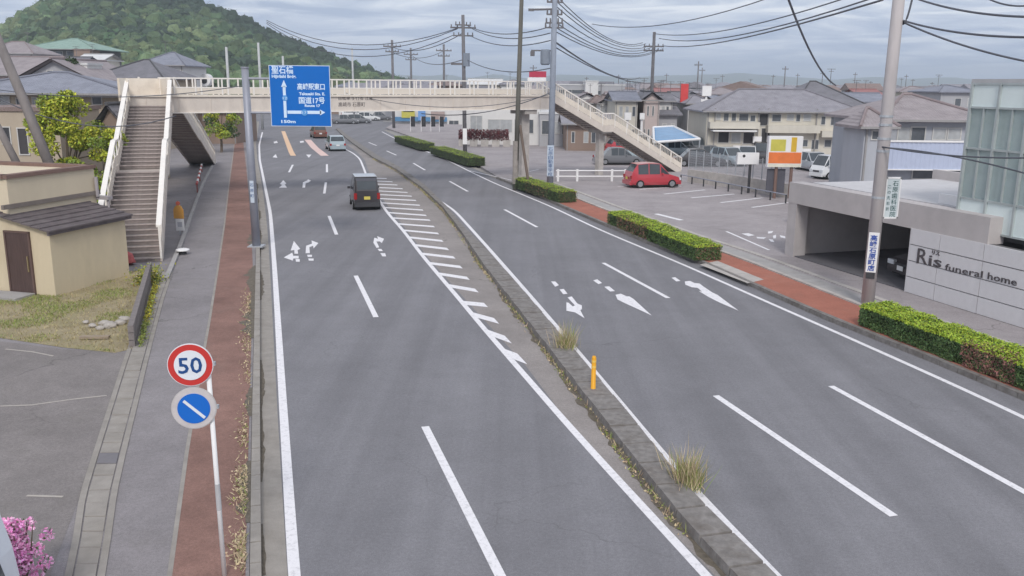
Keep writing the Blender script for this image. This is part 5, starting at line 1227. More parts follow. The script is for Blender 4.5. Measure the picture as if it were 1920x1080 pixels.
tree('garden_shrub', 'dark clipped shrub at the left edge behind the annex parapet', (*A(22, 300, 41).xy, 0), 2.9, 1.5, [LB2, LD], 22, 130, .075, .07, seed=9, lowfrac=.15)
tree('garden_tree', 'cloud pruned pine between the hillside houses at upper left', (*A(124, 140, 84).xy, 3), 5.6, 1.6, [LD, LB2], 22, 90, .12, seed=12)
tree('street_tree', 'small roadside tree glimpsed under the left end of the footbridge', (*A(412, 232, 86).xy, 0), 4.6, 1.7, [LB, LB2, LD], 26, 110, .12, seed=14)
tree('street_tree', 'dark shrub clump by the far left kerb beneath the footbridge', (*A(452, 240, 105).xy, 0), 3.0, 1.8, [LD, LB2], 20, 90, .12, seed=15, lowfrac=.15)
house('roadside_house', 'brown roadside house seen under the left end of the footbridge', 345, 440, 205, 190, 98, 8, 'brown', 'brown', roof='gable', wins=[(352, 212, 372, 226), (380, 213, 395, 226, 'c'), (425, 212, 436, 226)], cat='house')
for i, (px, Y, lab) in enumerate([(425, 96, 'white minivan parked under the left end of the footbridge'), (400, 92, 'grey car parked under the left end of the footbridge')]): pass
# ================================================================== BEYOND THE BRIDGE
house('corner_shop', 'white corner shop with grey awnings behind the right end of the footbridge', 866, 1012, 196, 190, 100, 12, 'white', 'grey', roof='flat', wins=[(882, 217, 904, 246, 'c'), (915, 224, 960, 248, 'c'), (965, 224, 1000, 250, 'p')], cat='shop')
t = house('long_shop', 'low grey shop with glazed front right of the footbridge pier', 1012, 1068, 214, 208, 98, 10, 'grey', 'white', roof='flat', wins=[(1016, 226, 1034, 252, 'p'), (1038, 228, 1050, 250, 'c'), (1054, 230, 1064, 252)], cat='shop')
house('long_shed', 'long low brown slatted shed under the right stairs of the footbridge', 1062, 1140, 232, 226, 92, 6, 'brown', 'grey', roof='gable', cat='shed', autowin=5)
house('blue_shop', 'shop with bright blue and yellow fascia near the far junction', 737, 868, 206, 200, 150, 12, 'white', 'white', roof='flat', wins=[(842, 226, 860, 240, 'p')], cat='shop')
bs = thing('shop_fascia', 'long blue fascia sign with a yellow panel on the far corner shop', 'sign', A(790, 226, 149.5)); l0 = bs.location
def fas(x0, y0, x1, y1, c, nm): a, b = A(x0, y0, 149.5) - l0, A(x1, y1, 149.5) - l0; MB().box(((a.x + b.x) / 2, -.1 if nm != 'blue_band' else .05, (a.z + b.z) / 2), (abs(b.x - a.x), .2, abs(a.z - b.z))).build(nm, mat(nm, c, rough=.4), bs)
fas(738, 219, 838, 228, (0.10, 0.24, 0.42), 'blue_band'); fas(753, 207, 778, 221, (0.52, 0.48, 0.10), 'yellow_panel'); fas(756, 206, 776, 210, (0.45, 0.14, 0.08), 'red_strip'); fas(784, 207, 798, 226, (0.16, 0.32, 0.62), 'blue_panel'); fas(808, 209, 834, 224, (0.38, 0.3, 0.28), 'brown_panel')
for i, px in enumerate((770, 790, 808, 824)):
    fl = thing('banner_flag', ['leftmost', 'second from left', 'third from left', 'rightmost'][i] + ' of the four black banner flags before the blue shop', 'flag', G(px, 247, ZL), 0, 'black banner flags before the blue shop')
    m = MB(); m.tube([(0, 0, 0), (0, 0, 2.1)], .04, 6); m.build('pole', WHITEM, fl)
    m = MB(); k = fl.location.y / 100; m.add([(x, .04 * math.sin(z * 3), z) for z in (.7, 1.2, 1.7, 2.1) for x in (.02, .62)] + [(x, .06 + .04 * math.sin(z * 3), z) for z in (.7, 1.2, 1.7, 2.1) for x in (.02, .62)], [(0, 1, 3, 2), (2, 3, 5, 4), (4, 5, 7, 6), (8, 10, 11, 9), (10, 12, 13, 11), (12, 14, 15, 13)]); m.build('cloth', mat('flag_black', (0.04, 0.04, 0.045)), fl)
mh = thing('maroon_hedge', 'maroon leaved hedge in planters in front of the white corner shop', 'hedge', G(912, 275, ZL))
m = MB(); MAR = mat('maroon_leaf', (0.13, 0.035, 0.04), island=.5, rough=.6)
for i in range(3800): m.leaf(Vector((random.uniform(-3.0, 2.4), random.uniform(0, 1), random.uniform(.75, 1.7) + .15 * math.sin(i))), .09)
m.build('foliage', MAR, mh)
for k in range(5): MB().box((-2.6 + k * 1.2, .45, .35), (.8, .7, .75)).build('planter', LIGHTC, mh)
bp_ = thing('carport_roof', 'blue translucent carport roof left of the apartment house', 'carport', A(1265, 272, 84)); l0 = bp_.location
P_ = [A(1225, 240, 90) - l0, A(1262, 238, 90) - l0, A(1312, 262, 82) - l0, A(1226, 268, 82) - l0]
m = MB(); m.hexa(P_[::-1], [p + Vector((0, 0, .08)) for p in P_[::-1]]); m.build('roof_sheet', mat('blue_polycarb', (0.10, 0.27, 0.48), rough=.15, spec=.7, var=.2, scale=1), bp_)
for a, b in ((0, 1), (1, 2), (2, 3), (3, 0)): m = MB(); m.tube([P_[a] + Vector((0, 0, .06)), P_[b] + Vector((0, 0, .06))], .12, 6); m.build('frame', WHITEM, bp_)
for p in P_: m = MB(); m.tube([p, Vector((p.x, p.y, -l0.z))], .07, 6); m.build('post', GALV, bp_)
# signs on poles over the roofs
def polesign(label, px0, y0, px1, y1, Y, mt, yb_, group=None, pm=WHITEM):
    a, b = A(px0, y0, Y), A(px1, y1, Y); t = thing('pole_sign', label, 'sign', ((a.x + b.x) / 2, Y, 0), 0, group)
    MB().box((0, 0, (a.z + b.z) / 2), (b.x - a.x, .4, a.z - b.z)).build('board', mt, t); m = MB(); m.tube([(0, .1, 0), (0, .1, b.z)], .14, 8); m.build('pole', pm, t)
    return t
polesign('tall red vertical sign on a white pole among the town roofs', 1277, 157, 1289, 192, 112, mat('sign_board_red', (0.62, 0.07, 0.07), rough=.4), 235)
polesign('upper white sign on the pole left of the apartment house', 1317, 161, 1333, 180, 106, WHITEM, 235)
polesign('lower white sign on the pole left of the apartment house', 1314, 186, 1331, 198, 105, WHITEM, 235)
polesign('white billboard with a small dark logo among the mid town roofs', 1184, 177, 1204, 193, 120, WHITEM, 235)
polesign('small square white sign above the stairs of the footbridge', 1171, 211, 1183, 225, 95, WHITEM, 235)
polesign('narrow white sign beside the small square one above the stairs', 1200, 212, 1208, 224, 96, WHITEM, 235)
rsg = thing('roof_sign', 'red and white rooftop sign behind the right end of the footbridge', 'sign', A(1008, 146, 118))
MB().box((0, 0, .45), (2.2, .5, .75)).build('red_board', mat('roof_sign_red', (0.45, 0.05, 0.09)), rsg); MB().box((-.1, -.02, -.2), (2.4, .5, .5)).build('white_board', WHITEM, rsg); m = MB(); m.tube([(0, .3, -9.9 + 2), (0, .3, .1)], .2, 6); m.build('mast', GALV, rsg)
house('office_block', 'long pale grey office block far behind the right end of the footbridge', 1042, 1172, 160, 156, 175, 14, 'grey', 'white', roof='flat', wins=[(1048, 168, 1096, 176, 'p'), (1120, 170, 1126, 178), (1098, 180, 1160, 183, 'c')], cat='office')
house('office_block', 'white stair tower at the right end of the long grey office block', 1098, 1122, 153, 150, 172, 6, 'white', 'white', roof='flat', cat='office')
FH = [('grey roofed house just right of the long office block', 1170, 1214, 186, 176, 140, 'grey', 'grey'), ('dark gabled house left of the white billboard', 1130, 1178, 204, 190, 118, 'grey', 'dark'), ('brown walled house below the white billboard', 1182, 1232, 205, 196, 112, 'brown', 'dark'),
      ('white walled house under the grey roof left of the red sign', 1212, 1262, 188, 176, 150, 'white', 'grey'), ('red roofed house directly left of the tall red sign', 1236, 1278, 180, 166, 160, 'cream', 'red'), ('pale house right below the tall red sign', 1262, 1318, 212, 200, 122, 'white', 'pink'),
      ('dark roofed house at the foot of the tall red sign', 1226, 1270, 214, 203, 106, 'grey', 'dark'), ('grey house between the red sign and the white signs', 1292, 1326, 182, 170, 165, 'cream', 'grey'), ('tan house behind the left end of the apartment house', 1330, 1388, 176, 164, 150, 'tan', 'pink'),
      ('distant grey house over the ridge of the apartment house', 1392, 1444, 170, 163, 190, 'grey', 'grey'), ('distant red roofed house behind the dark hipped roof', 1612, 1652, 178, 168, 150, 'cream', 'red'), ('grey roofed house between the hipped roof and the big pole', 1600, 1662, 190, 176, 105, 'grey', 'blue'),
      ('pink roofed house seen over the tiled roof', 1690, 1760, 172, 165, 160, 'cream', 'pink'), ('slate blue roof just left of the glass building', 1765, 1835, 172, 165, 130, 'grey', 'blue'), ('white house behind the footbridge handrail near its right end', 940, 985, 158, 150, 190, 'white', 'grey'),
      ('cream house behind the middle of the footbridge handrail', 880, 938, 158, 148, 200, 'cream', 'white'), ('dark roofed house behind the handrail right of the blue sign', 690, 745, 160, 150, 220, 'grey', 'dark'), ('low brown house behind the footbridge handrail near its middle', 800, 866, 160, 153, 210, 'brown', 'brown'),
      ('grey house showing through the handrail just right of the blue sign', 632, 678, 162, 153, 205, 'grey', 'blue'), ('pale house left of the distant utility poles behind the handrail', 748, 796, 161, 154, 230, 'white', 'red')]
for lab, x0, x1, ye, yr, Y, wk, rk_ in FH: house('town_house', lab, x0, x1, ye, yr, Y, random.uniform(7, 10), wk, rk_, roof=random.choice(['hip', 'gable']), autowin=3, rz=0, trim=False, group='town houses beyond the parking lot')
for i, (x0, x1, Y, wk) in enumerate([(480, 560, 190, 'grey'), (600, 660, 195, 'brown'), (662, 730, 200, 'dark')]):
    house('junction_building', ['grey building past the junction hidden behind the blue sign', 'brown building past the junction right of the blue sign', 'dark building past the junction under the middle of the footbridge'][i], x0, x1, 188, 182, Y, 10, wk, 'dark', roof='flat', autowin=6, cat='building')
ORD = ['first', 'second', 'third', 'fourth', 'fifth', 'sixth', 'seventh', 'eighth', 'ninth', 'tenth', 'eleventh', 'twelfth', 'thirteenth', 'fourteenth', 'fifteenth', 'sixteenth', 'seventeenth', 'eighteenth']
st_ = random.getstate(); random.seed(21)
for i in range(18):
    x0 = 1085 + i * 13.5 + random.uniform(-6, 6); wpx_ = random.uniform(26, 46); Y = random.uniform(98, 150); ye = 165 + 2650 / Y + random.uniform(-4, 6)
    wk, rk_ = random.choice(['white', 'white', 'cream', 'grey', 'pink', 'tan']), random.choice(['grey', 'blue', 'dark', 'pink', 'brown', 'grey'])
    house('town_house', f'{wk} walled {rk_} roofed house in the crowded mid town, {ORD[i]} from left', x0, x0 + wpx_, ye, ye - random.uniform(8, 13), Y, random.uniform(6, 9), wk, rk_, roof=random.choice(['hip', 'gable', 'side']), autowin=random.choice([2, 3, 4]), over=.4, group='small houses crowding the mid town')
random.setstate(st_)
# far town as one mass
tm_ = MB(); TM = [WM['grey'], WM['white'], RMt['grey'], RMt['dark'], RMt['brown'], LD, RMt['pink']]
for i in range(900):
    px = random.uniform(640, 2300); Y = random.uniform(170, 900); X = (px - 960) / F * Y
    if 690 > px and Y < 430: continue
    w_, d_, h_ = random.uniform(6, 13), random.uniform(6, 11), random.uniform(3.0, 6.0); tm_.cur = random.choice((0, 0, 1)); rz = random.choice((0, .3, -.2, 1.2))
    if random.random() < .16:
        tm_.cur = 5; s_ = random.uniform(1.5, 3.2); tm_.add([(X + v.x * s_, Y + v.y * s_, s_ * .8 + v.z * s_ * (1 + .4 * mnoise.noise(v * 2 + Vector((i, 0, 0))))) for v in IV], IF); continue
    tm_.box((X, Y, h_ / 2), (w_, d_, h_), rz); tm_.cur = random.choice((2, 2, 3, 4, 6)); ca, sa = math.cos(rz), math.sin(rz)
    def q(x, y, z): return (X + x * ca - y * sa, Y + x * sa + y * ca, z)
    a, b = w_ / 2 + .4, d_ / 2 + .4; k = random.choice((0, b)); k = min(k, a * .8)
    tm_.add([q(-a, -b, h_), q(a, -b, h_), q(a, b, h_), q(-a, b, h_), q(-a + k, 0, h_ + 1.7), q(a - k, 0, h_ + 1.7)], [(0, 1, 5, 4), (2, 3, 4, 5), (1, 2, 5), (3, 0, 4)])
stuff(tm_.build('distant_town', TM))

# ================================================================== VEHICLES
def carpaint(n, c): return mat(n, c, var=.03, rough=.28, coat=.7, spec=.5)
def car(name, label, cat, pos, head, L, Wd, Hh, paintm, style='hatch', plate=None, group=None, roofm=None):
    rz = math.atan2(head[1], head[0]) - PI / 2
    t = thing(name, label, cat, pos, rz, group); w_ = Wd / 2; g = .2; bl_ = Hh * .54
    if style == 'box': st = [(0, bl_ * .75, Hh * .60), (.04, bl_, Hh * .9), (.16, bl_, Hh), (.66, bl_, Hh * .99), (.80, bl_ * 1.0, bl_ + .06), (.95, bl_ * .86, bl_ * .86), (1, bl_ * .6, bl_ * .6)]
    elif style == 'sedan': st = [(0, bl_ * .8, bl_ * .8), (.03, bl_ * .98, bl_ * .98), (.16, bl_, bl_ + .02), (.30, bl_, Hh * .97), (.45, bl_, Hh), (.58, bl_, Hh * .97), (.74, bl_ * .98, bl_ + .02), (.95, bl_ * .82, bl_ * .82), (1, bl_ * .55, bl_ * .55)]
    elif style == 'truck': st = [(0, bl_ * .62, bl_ * .62), (.01, bl_ * .8, bl_ * .8), (.58, bl_ * .8, bl_ * .8), (.60, bl_, Hh * .97), (.66, bl_, Hh), (.82, bl_, Hh * .98), (.95, bl_ * .95, bl_ + .03), (1, bl_ * .7, bl_ * .7)]
    else: st = [(0, bl_ * .8, bl_ * .82), (.03, bl_, bl_ * 1.2), (.13, bl_, Hh * .96), (.35, bl_, Hh), (.58, bl_, Hh * .98), (.76, bl_ * .97, bl_ + .03), (.95, bl_ * .8, bl_ * .8), (1, bl_ * .55, bl_ * .55)]
    ring = []
    for f_, zb, zt in st:
        y = -L / 2 + f_ * L; k = 1 - .10 * (abs(f_ - .5) * 2) ** 4; tum = .80 if zt > zb + .2 else .95
        ring.append([Vector((-w_ * k * .9, y, g)), Vector((-w_ * k, y, g + .18)), Vector((-w_ * k, y, zb * .75)), Vector((-w_ * k * .97, y, zb)), Vector((-w_ * k * tum, y, zt - .0)), Vector((w_ * k * tum, y, zt)), Vector((w_ * k * .97, y, zb)), Vector((w_ * k, y, zb * .75)), Vector((w_ * k, y, g + .18)), Vector((w_ * k * .9, y, g))])
    for r_ in ring: r_[5].z = r_[4].z
    m = MB(); n = 10
    m.add([p for r_ in ring for p in r_], [(i * n + k, (i + 1) * n + k, (i + 1) * n + (k + 1) % n, i * n + (k + 1) % n) for i in range(len(ring) - 1) for k in range(n)] + [tuple(range(n)), tuple((len(ring) - 1) * n + k for k in range(n))[::-1]])
    body = m.build('body', paintm, t)
    MB().box((0, 0, .2), (Wd * .86, L * .92, .2)).build('underbody_shade', mat('underbody_shade', (0.015, 0.015, 0.015)), t)  # near-black box added to deepen the contact shadow beneath the car
    cab = [i for i, s_ in enumerate(st) if s_[2] > s_[1] + .2]
    i0, i1 = cab[0], cab[-1]
    def quad(a, b, c, d, nm, mt=GLASS, off=.012, ins=.1):
        cc = (a + b + c + d) / 4; q_ = [p.lerp(cc, ins) for p in (a, b, c, d)]; nn = (b - a).cross(d - a).normalized() * off
        if nn.dot(cc - Vector((0, 0, Hh * .45))) < 0: nn = -nn
        MB().hexa([p - nn * .5 for p in q_], [p + nn for p in q_]).build(nm, mt, t)
    for s_, lo, hi in ((-1, 3, 4), (1, 6, 5)):
        js = list(range(max(i0 - (1 if style != 'truck' else 0), 0), min(i1 + 2, len(ring))))
        js = [j for j in js if j >= i0 or style in ('sedan', 'hatch')]
        mid = (i0 + i1) // 2
        for a_, b_ in ((i0, (i0 + i1 + 1) // 2), ((i0 + i1 + 1) // 2, i1)):
            if a_ < b_: quad(ring[a_][lo], ring[b_][lo], ring[b_][hi], ring[a_][hi], 'side_window', ins=.09)
        if i1 + 1 < len(ring): quad(ring[i1][lo].lerp(ring[i1][hi], .1), ring[i1 + 1][lo], ring[i1 + 1][hi], ring[i1][hi].lerp(ring[i1][lo], .15), 'quarter_window', ins=.14)
    if i1 + 1 < len(ring): quad(ring[i1][4], ring[i1][5], ring[i1 + 1][5], ring[i1 + 1][4], 'windshield', ins=.07)
    if style == 'box': quad(ring[0][4].lerp(ring[1][4], .1), ring[0][5].lerp(ring[1][5], .1), ring[1][5], ring[1][4], 'rear_window', ins=.08, off=.02)
    elif i0 > 0: quad(ring[i0 - 1][4], ring[i0 - 1][5], ring[i0][5], ring[i0][4], 'rear_window', ins=.09)
    wr = .27 if Hh < 1.9 else .3
    for s_ in (-1, 1):
        for f_ in (.18, .82):
            m = MB(); m.disc((s_ * (w_ - .09), -L / 2 + f_ * L, wr), wr, (1, 0, 0), .2, 18); wh = m.build('wheel', TYRE, t)
            m = MB(); m.disc((s_ * (w_ + .012), -L / 2 + f_ * L, wr), wr * .66, (1, 0, 0), .02, 14); m.build('rim', RIM, wh)
        MB().box((s_ * w_ * .84, -L / 2 - .0, bl_ * .82), (w_ * .22, .08, .34 if style == 'box' else .2)).build('taillight', mat('tail_red', (0.30, 0.02, 0.02), rough=.15), t)
        MB().box((s_ * w_ * .7, L / 2 - .03, bl_ * .66), (w_ * .4, .12, .16)).build('headlight', mat('lamp_glass', (0.6, 0.62, 0.65), rough=.1), t)
        i_ = i1; MB().box((s_ * (w_ + .07), ring[i_][3].y + .12, bl_ + .06), (.16, .1, .13)).build('mirror', paintm, t)
    MB().box((0, -L / 2 - .03, g + .13), (Wd * .92, .12, .24)).build('rear_bumper', mat('bumper_dark', (0.05, 0.05, 0.055), rough=.6) if style == 'box' else paintm, t)
    MB().box((0, L / 2 + .01, g + .12), (Wd * .86, .1, .22)).build('front_bumper', paintm, t)
    MB().box((0, L / 2 - .0, bl_ * .62), (w_ * .8, .06, .12)).build('grille', DARK, t)
    if plate: 
        MB().box((0, -L / 2 - .07, bl_ * .72), (.33, .015, .165)).build('licence_plate', plate, t)
        MB().box((0, L / 2 + .07, g + .2), (.33, .015, .165)).build('licence_plate', plate, t)
    if roofm:
        r_ = ring
        m = MB(); m.box((0, -L / 2 + L * .39, Hh + .012), (Wd * .8, L * .5, .03)); m.build('roof_panel', roofm, t)
    return t
PY = mat('plate_yellow', (0.62, 0.52, 0.12)); PW = mat('plate_white', (0.7, 0.7, 0.7))
BLK = carpaint('paint_black', (0.035, 0.03, 0.034)); SILV = carpaint('paint_silver', (0.42, 0.44, 0.47)); REDC = carpaint('paint_red', (0.45, 0.04, 0.055)); WHC = carpaint('paint_white', (0.68, 0.69, 0.7)); SBL = carpaint('paint_silverblue', (0.33, 0.40, 0.44)); GRYC = carpaint('paint_grey', (0.16, 0.165, 0.18)); BRZ_ = carpaint('paint_bronze', (0.15, 0.065, 0.045))
hd = (G(660, 287) - G(683, 318)); hk = (G(706, 368) - G(757, 433)); 
car('kei_wagon', 'black boxy kei wagon with pale roof driving away beside the hatched stripes', 'car', G(684, 387), hk, 3.4, 1.48, 1.78, BLK, 'box', PY, roofm=SILV)
car('compact_car', 'silver blue compact car driving away near the amber guide lines', 'car', G(629, 281), (-.32, .95), 3.9, 1.68, 1.5, SBL, 'hatch', PW)
car('compact_car', 'dark brown car ahead of the silver blue one just below the blue sign', 'car', G(597, 258), (-.35, .93), 3.8, 1.66, 1.55, BRZ_, 'hatch', PW)
car('compact_car', 'red hatchback parked in the lot beside the footbridge stairs', 'car', G(1222, 350, ZL), (-.92, -.28) if False else (.97, .22), 3.5, 1.6, 1.62, REDC, 'hatch', PY)
cf = fr_ @ Vector((-1.3, 3.3, 0)); cd = fr_.to_3x3() @ Vector((-.1, -1, 0))
car('dark_car', 'dark car parked inside the concrete carport showing its headlight', 'car', (cf.x, cf.y, ZL + .04), cd, 4.4, 1.75, 1.5, BLK, 'sedan', PW)
for i, (px, py, st_, pm_, hd_, lab) in enumerate([(648, 232, 'sedan', GRYC, (1, .1), 'dark sedan crossing the far junction, leftmost of the row'), (672, 231, 'hatch', GRYC, (1, .15), 'grey hatchback crossing the far junction, second in the row'), (690, 226, 'hatch', WHC, (1, .15), 'white car crossing the far junction, between grey and dark cars'), (712, 225, 'sedan', GRYC, (1, .2), 'dark car crossing the far junction, rightmost of the row'), (662, 221, 'box', WHC, (1, .1), 'white minivan waiting behind the cars at the far junction')]):
    car('crossing_car', lab, 'car', G(px, py, .01), hd_, 4.3, 1.7, 1.85 if st_ == 'box' else 1.5, pm_, st_, group='cars crossing the far junction')
for px, py, st_, pm_, hd_, lab, L_, H_ in [(1562, 334, 'truck', WHC, (-.9, -.4), 'white kei truck parked beyond the carport, left one', 3.4, 1.75), (1598, 334, 'truck', WHC, (-.7, -.7), 'white kei truck parked beyond the carport, right one by the big pole', 3.4, 1.7),
      (1334, 303, 'sedan', GRYC, (1, -.1), 'dark grey car parked under the apartment house', 4.2, 1.45), (1366, 309, 'hatch', SBL, (.4, -1), 'grey green car facing the lot below the apartment house', 3.9, 1.5), (1310, 311, 'sedan', BLK, (1, 0), 'black sedan parked near the top of the parking lot wall below the apartment house', 4.4, 1.45),
      (1200, 300, 'sedan', SBL, (1, .1), 'pale green car behind the stair pier of the footbridge', 4.2, 1.45), (1160, 308, 'sedan', GRYC, (1, .1), 'dark car partly hidden by the stair pier of the footbridge', 4.2, 1.45), (1222, 290, 'hatch', WHC, (.3, -1), 'white van beside the blue carport roof', 3.9, 1.8), 
      (1088, 268, 'box', WHC, (1, .2), 'white minivan parked under the upper right stairs of the footbridge', 4.2, 1.8), (1118, 274, 'hatch', SILV, (.3, -1), 'silver hatchback parked under the upper right stairs of the footbridge', 3.8, 1.5),
      (1296, 291, 'box', GRYC, (.5, -1), 'grey minivan right of the blue carport roof', 4.2, 1.8), (1172, 288, 'hatch', REDC, (1, .3), 'small red car parked among the mid town houses', 3.7, 1.5), (1196, 284, 'box', WHC, (1, .1), 'white boxy car parked behind the footbridge stairs left of the blue roof', 3.6, 1.75),
      (1400, 306, 'hatch', WHC, (-.3, -1), 'white hatchback parked by the apartment house behind the small white sign', 3.8, 1.5), (1428, 304, 'box', BLK, (-.2, -1), 'black kei wagon parked by the apartment house left of the orange sign', 3.4, 1.75), (1524, 320, 'hatch', SILV, (.2, -1), 'silver hatchback parked right of the orange sign', 3.8, 1.5),
      (1266, 292, 'sedan', SBL, (1, 0), 'silver car parked beneath the blue carport roof', 4.3, 1.45), (1050, 262, 'hatch', WHC, (1, 0), 'white car in front of the low grey shop', 3.8, 1.5), (430, 246, 'box', WHC, (-.2, 1), 'white minivan parked at the left kerb under the footbridge', 4.2, 1.8)]:
    car('parked_car', lab, 'car', G(px, py, ZL), hd_, L_, 1.5 if st_ == 'truck' else 1.68, H_, pm_, st_)

# ================================================================== UTILITY POLES AND WIRES
INS = mat('insulator', (0.5, 0.5, 0.52), rough=.3)
def upole(label, base, top, r0, r1, arms=(), mt=POLE, extra=None, group=None, name='utility_pole', cat='utility pole'):
    base = Vector(base); top = Vector(top); t = thing(name, label, cat, base, 0, group); d = top - base
    m = MB(); m.tube([Vector((0, 0, -.2)), d * .5, d], [r0, (r0 + r1) / 2, r1], 12); m.build('pole', mt, t, True)
    for (k, hw, yaw, th) in arms:
        c = d * k; ca, sa = math.cos(yaw), math.sin(yaw); m = MB(); m.box(c + Vector((0, 0, 0)), (2 * hw, th, th), yaw); am = m.build('crossarm', DPOLE, t)
        for s_ in (-.92, -.45, .45, .92): q = c + Vector((ca * hw * s_, sa * hw * s_, 0)); m = MB(); m.tube([q, q + Vector((0, 0, .3))], [.07, .05], 6); m.build('insulator', DPOLE, am)
    return t
prb = G(1626, 572, ZL); prt = Vector((prb.x + .02, prb.y, 12.5))
pr = upole('big pale concrete utility pole at the right, rising from the near hedge end', prb, prt, .20, .16, [(.86, 1.1, .2, .1)])
def on_pole(py, px=1640): return A(px, py, prb.y).z - prb.z
for py in (220, 236, 262, 285, 372): m = MB(); z = on_pole(py); m.tube([(0, 0, z), (0, 0, z + .07)], .195, 12); m.build('band', GALV, pr)
vd = Vector((-prb.x, -prb.y, 0)).normalized(); sdv = Vector((-vd.y, vd.x, 0)); sdv = sdv if sdv.x > 0 else -sdv
def plate_on(pl_parent, z0, z1, wd, mt, name, r=.2, off=0.0):
    m = MB(); a = Vector(vd) * (r + .012) + sdv * off
    m.hexa([a - sdv * wd / 2 + Vector((0, 0, z0)), a + sdv * wd / 2 + Vector((0, 0, z0)), a * 1.06 + sdv * wd / 2 + Vector((0, 0, z0)), a * 1.06 - sdv * wd / 2 + Vector((0, 0, z0))], [p + Vector((0, 0, z1 - z0)) for p in (a - sdv * wd / 2 + Vector((0, 0, z0)), a + sdv * wd / 2 + Vector((0, 0, z0)), a * 1.06 + sdv * wd / 2 + Vector((0, 0, z0)), a * 1.06 - sdv * wd / 2 + Vector((0, 0, z0)))]); return m.build(name, mt, pl_parent)
zA, zB = on_pole(508, 1632), on_pole(434, 1640)
pp_ = plate_on(pr, zA, zB, .3, WHITEM, 'advert_plate')
BLU = mat('advert_blue', (0.05, 0.10, 0.38), rough=.5)
for i, ch in enumerate('高崎石原町店'): text(ch, .19, BLU, pp_, FR(Vector(vd) * .232 - sdv * .1 + Vector((0, 0, zB - .24 - i * (zB - zA) / 6.6)), sdv, (0, 0, 1)), .2, .003, bold=.004)
plate_on(pr, on_pole(520, 1630), on_pole(509, 1630), .26, DARK, 'number_plate')
hs_ = A(1672, 371, prb.y) - prb
hp = MB().box(hs_, (.42, .05, 1.22), 0).build('hanging_plate', mat('hang_white', (0.58, 0.64, 0.66), rough=.4), pr)
m = MB()
for c_, d_ in (((0, .61), (.46, .05)), ((0, -.61), (.46, .05)), ((-.21, 0), (.04, 1.26)), ((.21, 0), (.04, 1.26))): m.box(hs_ + Vector((c_[0], 0, c_[1])), (d_[0], .08, d_[1]))
m.build('plate_frame', WHITEM, hp)
for i, ch in enumerate('石原歯科医院'): text(ch, .18, mat('plate_green', (0.03, 0.10, 0.10)), hp, FR(hs_ + Vector((-.02, -.03, .38 - i * .19)), (1, 0, 0), (0, 0, 1)), .17, .002)
for i, ch in enumerate('この先右折'): text(ch, .12, MATS['plate_green'], hp, FR(hs_ + Vector((-.16, -.03, .3 - i * .17)), (1, 0, 0), (0, 0, 1)), .1, .002)
for z in (.5, -.5): m = MB(); m.tube([(.1, 0, hs_.z + z), (hs_.x, 0, hs_.z + z)], .025, 6); m.build('bracket', GALV, pr)

b1_ = G(966, 353, ZL); t1 = A(980, -60, b1_.y)
p1 = upole('thin dark pole with a sleeve at its foot, left of the pair by the footbridge', b1_, t1, .17, .12, [], mt=mat('mossy_pole', (0.13, 0.125, 0.11), var=.3, scale=2, stretch=(1, 1, .2)))
zsl = A(968, 268, b1_.y).z; m = MB(); m.tube([(0, 0, .3), (.02, 0, zsl)], .19, 12); m.build('sleeve', mat('pole_sleeve', (0.30, 0.27, 0.25), var=.3, scale=3), p1)
bb = G(993, 357, ZL); gy = thing('stay_brace', 'brown leaning stay brace between the thin pole and the bridge pier', 'brace', bb)
m = MB(); m.tube([(0, 0, 0), A(975, 235, b1_.y) - bb], .09, 8); m.build('rod', mat('brace_brown', (0.15, 0.115, 0.095)), gy); MB().box((0, 0, .12), (.3, .3, .24)).build('foot', LIGHTC, gy)
b2_ = G(1031, 350, ZL); t2 = A(1042, -60, b2_.y)
def kz(py): return (A(1036, py, b2_.y).z - b2_.z) / (t2.z - b2_.z)
p2 = upole('utility pole with crossarms, transformer and blue plates by the footbridge stairs', b2_, t2, .22, .16, [(kz(43), .55, .1, .1), (kz(52), .6, .1, .09), (kz(27), .5, .1, .1), (kz(4), .5, .1, .1)], mt=mat('steel_pole', (0.27, 0.30, 0.36), var=.12, scale=3))
d2_ = t2 - b2_
def onp2(k, dx=0, dz=0): return d2_ * k + Vector((dx, 0, dz))
m = MB(); m.tube([onp2(kz(17)), onp2(kz(17), -1.55, -.05)], .07, 6); m.box(onp2(kz(17), -1.5, -.06), (.35, .16, .16)); m.build('side_arm', DPOLE, p2)
m = MB(); m.box(onp2(kz(95), -.7), (1.5, .09, .09)); m.build('bracket_arm', DPOLE, p2)
m = MB(); c_ = onp2(kz(107), -.52); m.tube([c_ + Vector((0, 0, -.5)), c_ + Vector((0, 0, -.42)), c_ + Vector((0, 0, .42)), c_ + Vector((0, 0, .48))], [.24, .32, .32, .26], 14); m.build('transformer', mat('transformer_grey', (0.22, 0.25, 0.30), rough=.5), p2)
m = MB(); c_ = onp2(kz(98), -1.35, -.1); m.tube([c_ + Vector((0, 0, -.15)), c_ + Vector((0, 0, .15))], .14, 8); m.build('switch', DPOLE, p2)
vd2 = Vector((-b2_.x, -b2_.y, 0)).normalized(); PALEB = mat('pale_blue_plate', (0.46, 0.53, 0.62), rough=.5)
z0, z1 = kz(330) * d2_.z, kz(272) * d2_.z
m = MB(); m.box(Vector((0, -.235, (z0 + z1) / 2)), (.44, .02, z1 - z0)); q2_ = m.build('advert_plate', PALEB, p2)
for i, ch in enumerate('石原自動車学校'): text(ch, .28, NAVY, q2_, FR(Vector((-.15, -.25, z1 - .35 - i * (z1 - z0) / 7.4)), (1, 0, 0), (0, 0, 1)), .29, .003)
b3 = G(872, 289, ZL); t3 = A(868, 28, b3.y)
def k3(py): return (A(870, py, b3.y).z - b3.z) / (t3.z - b3.z)
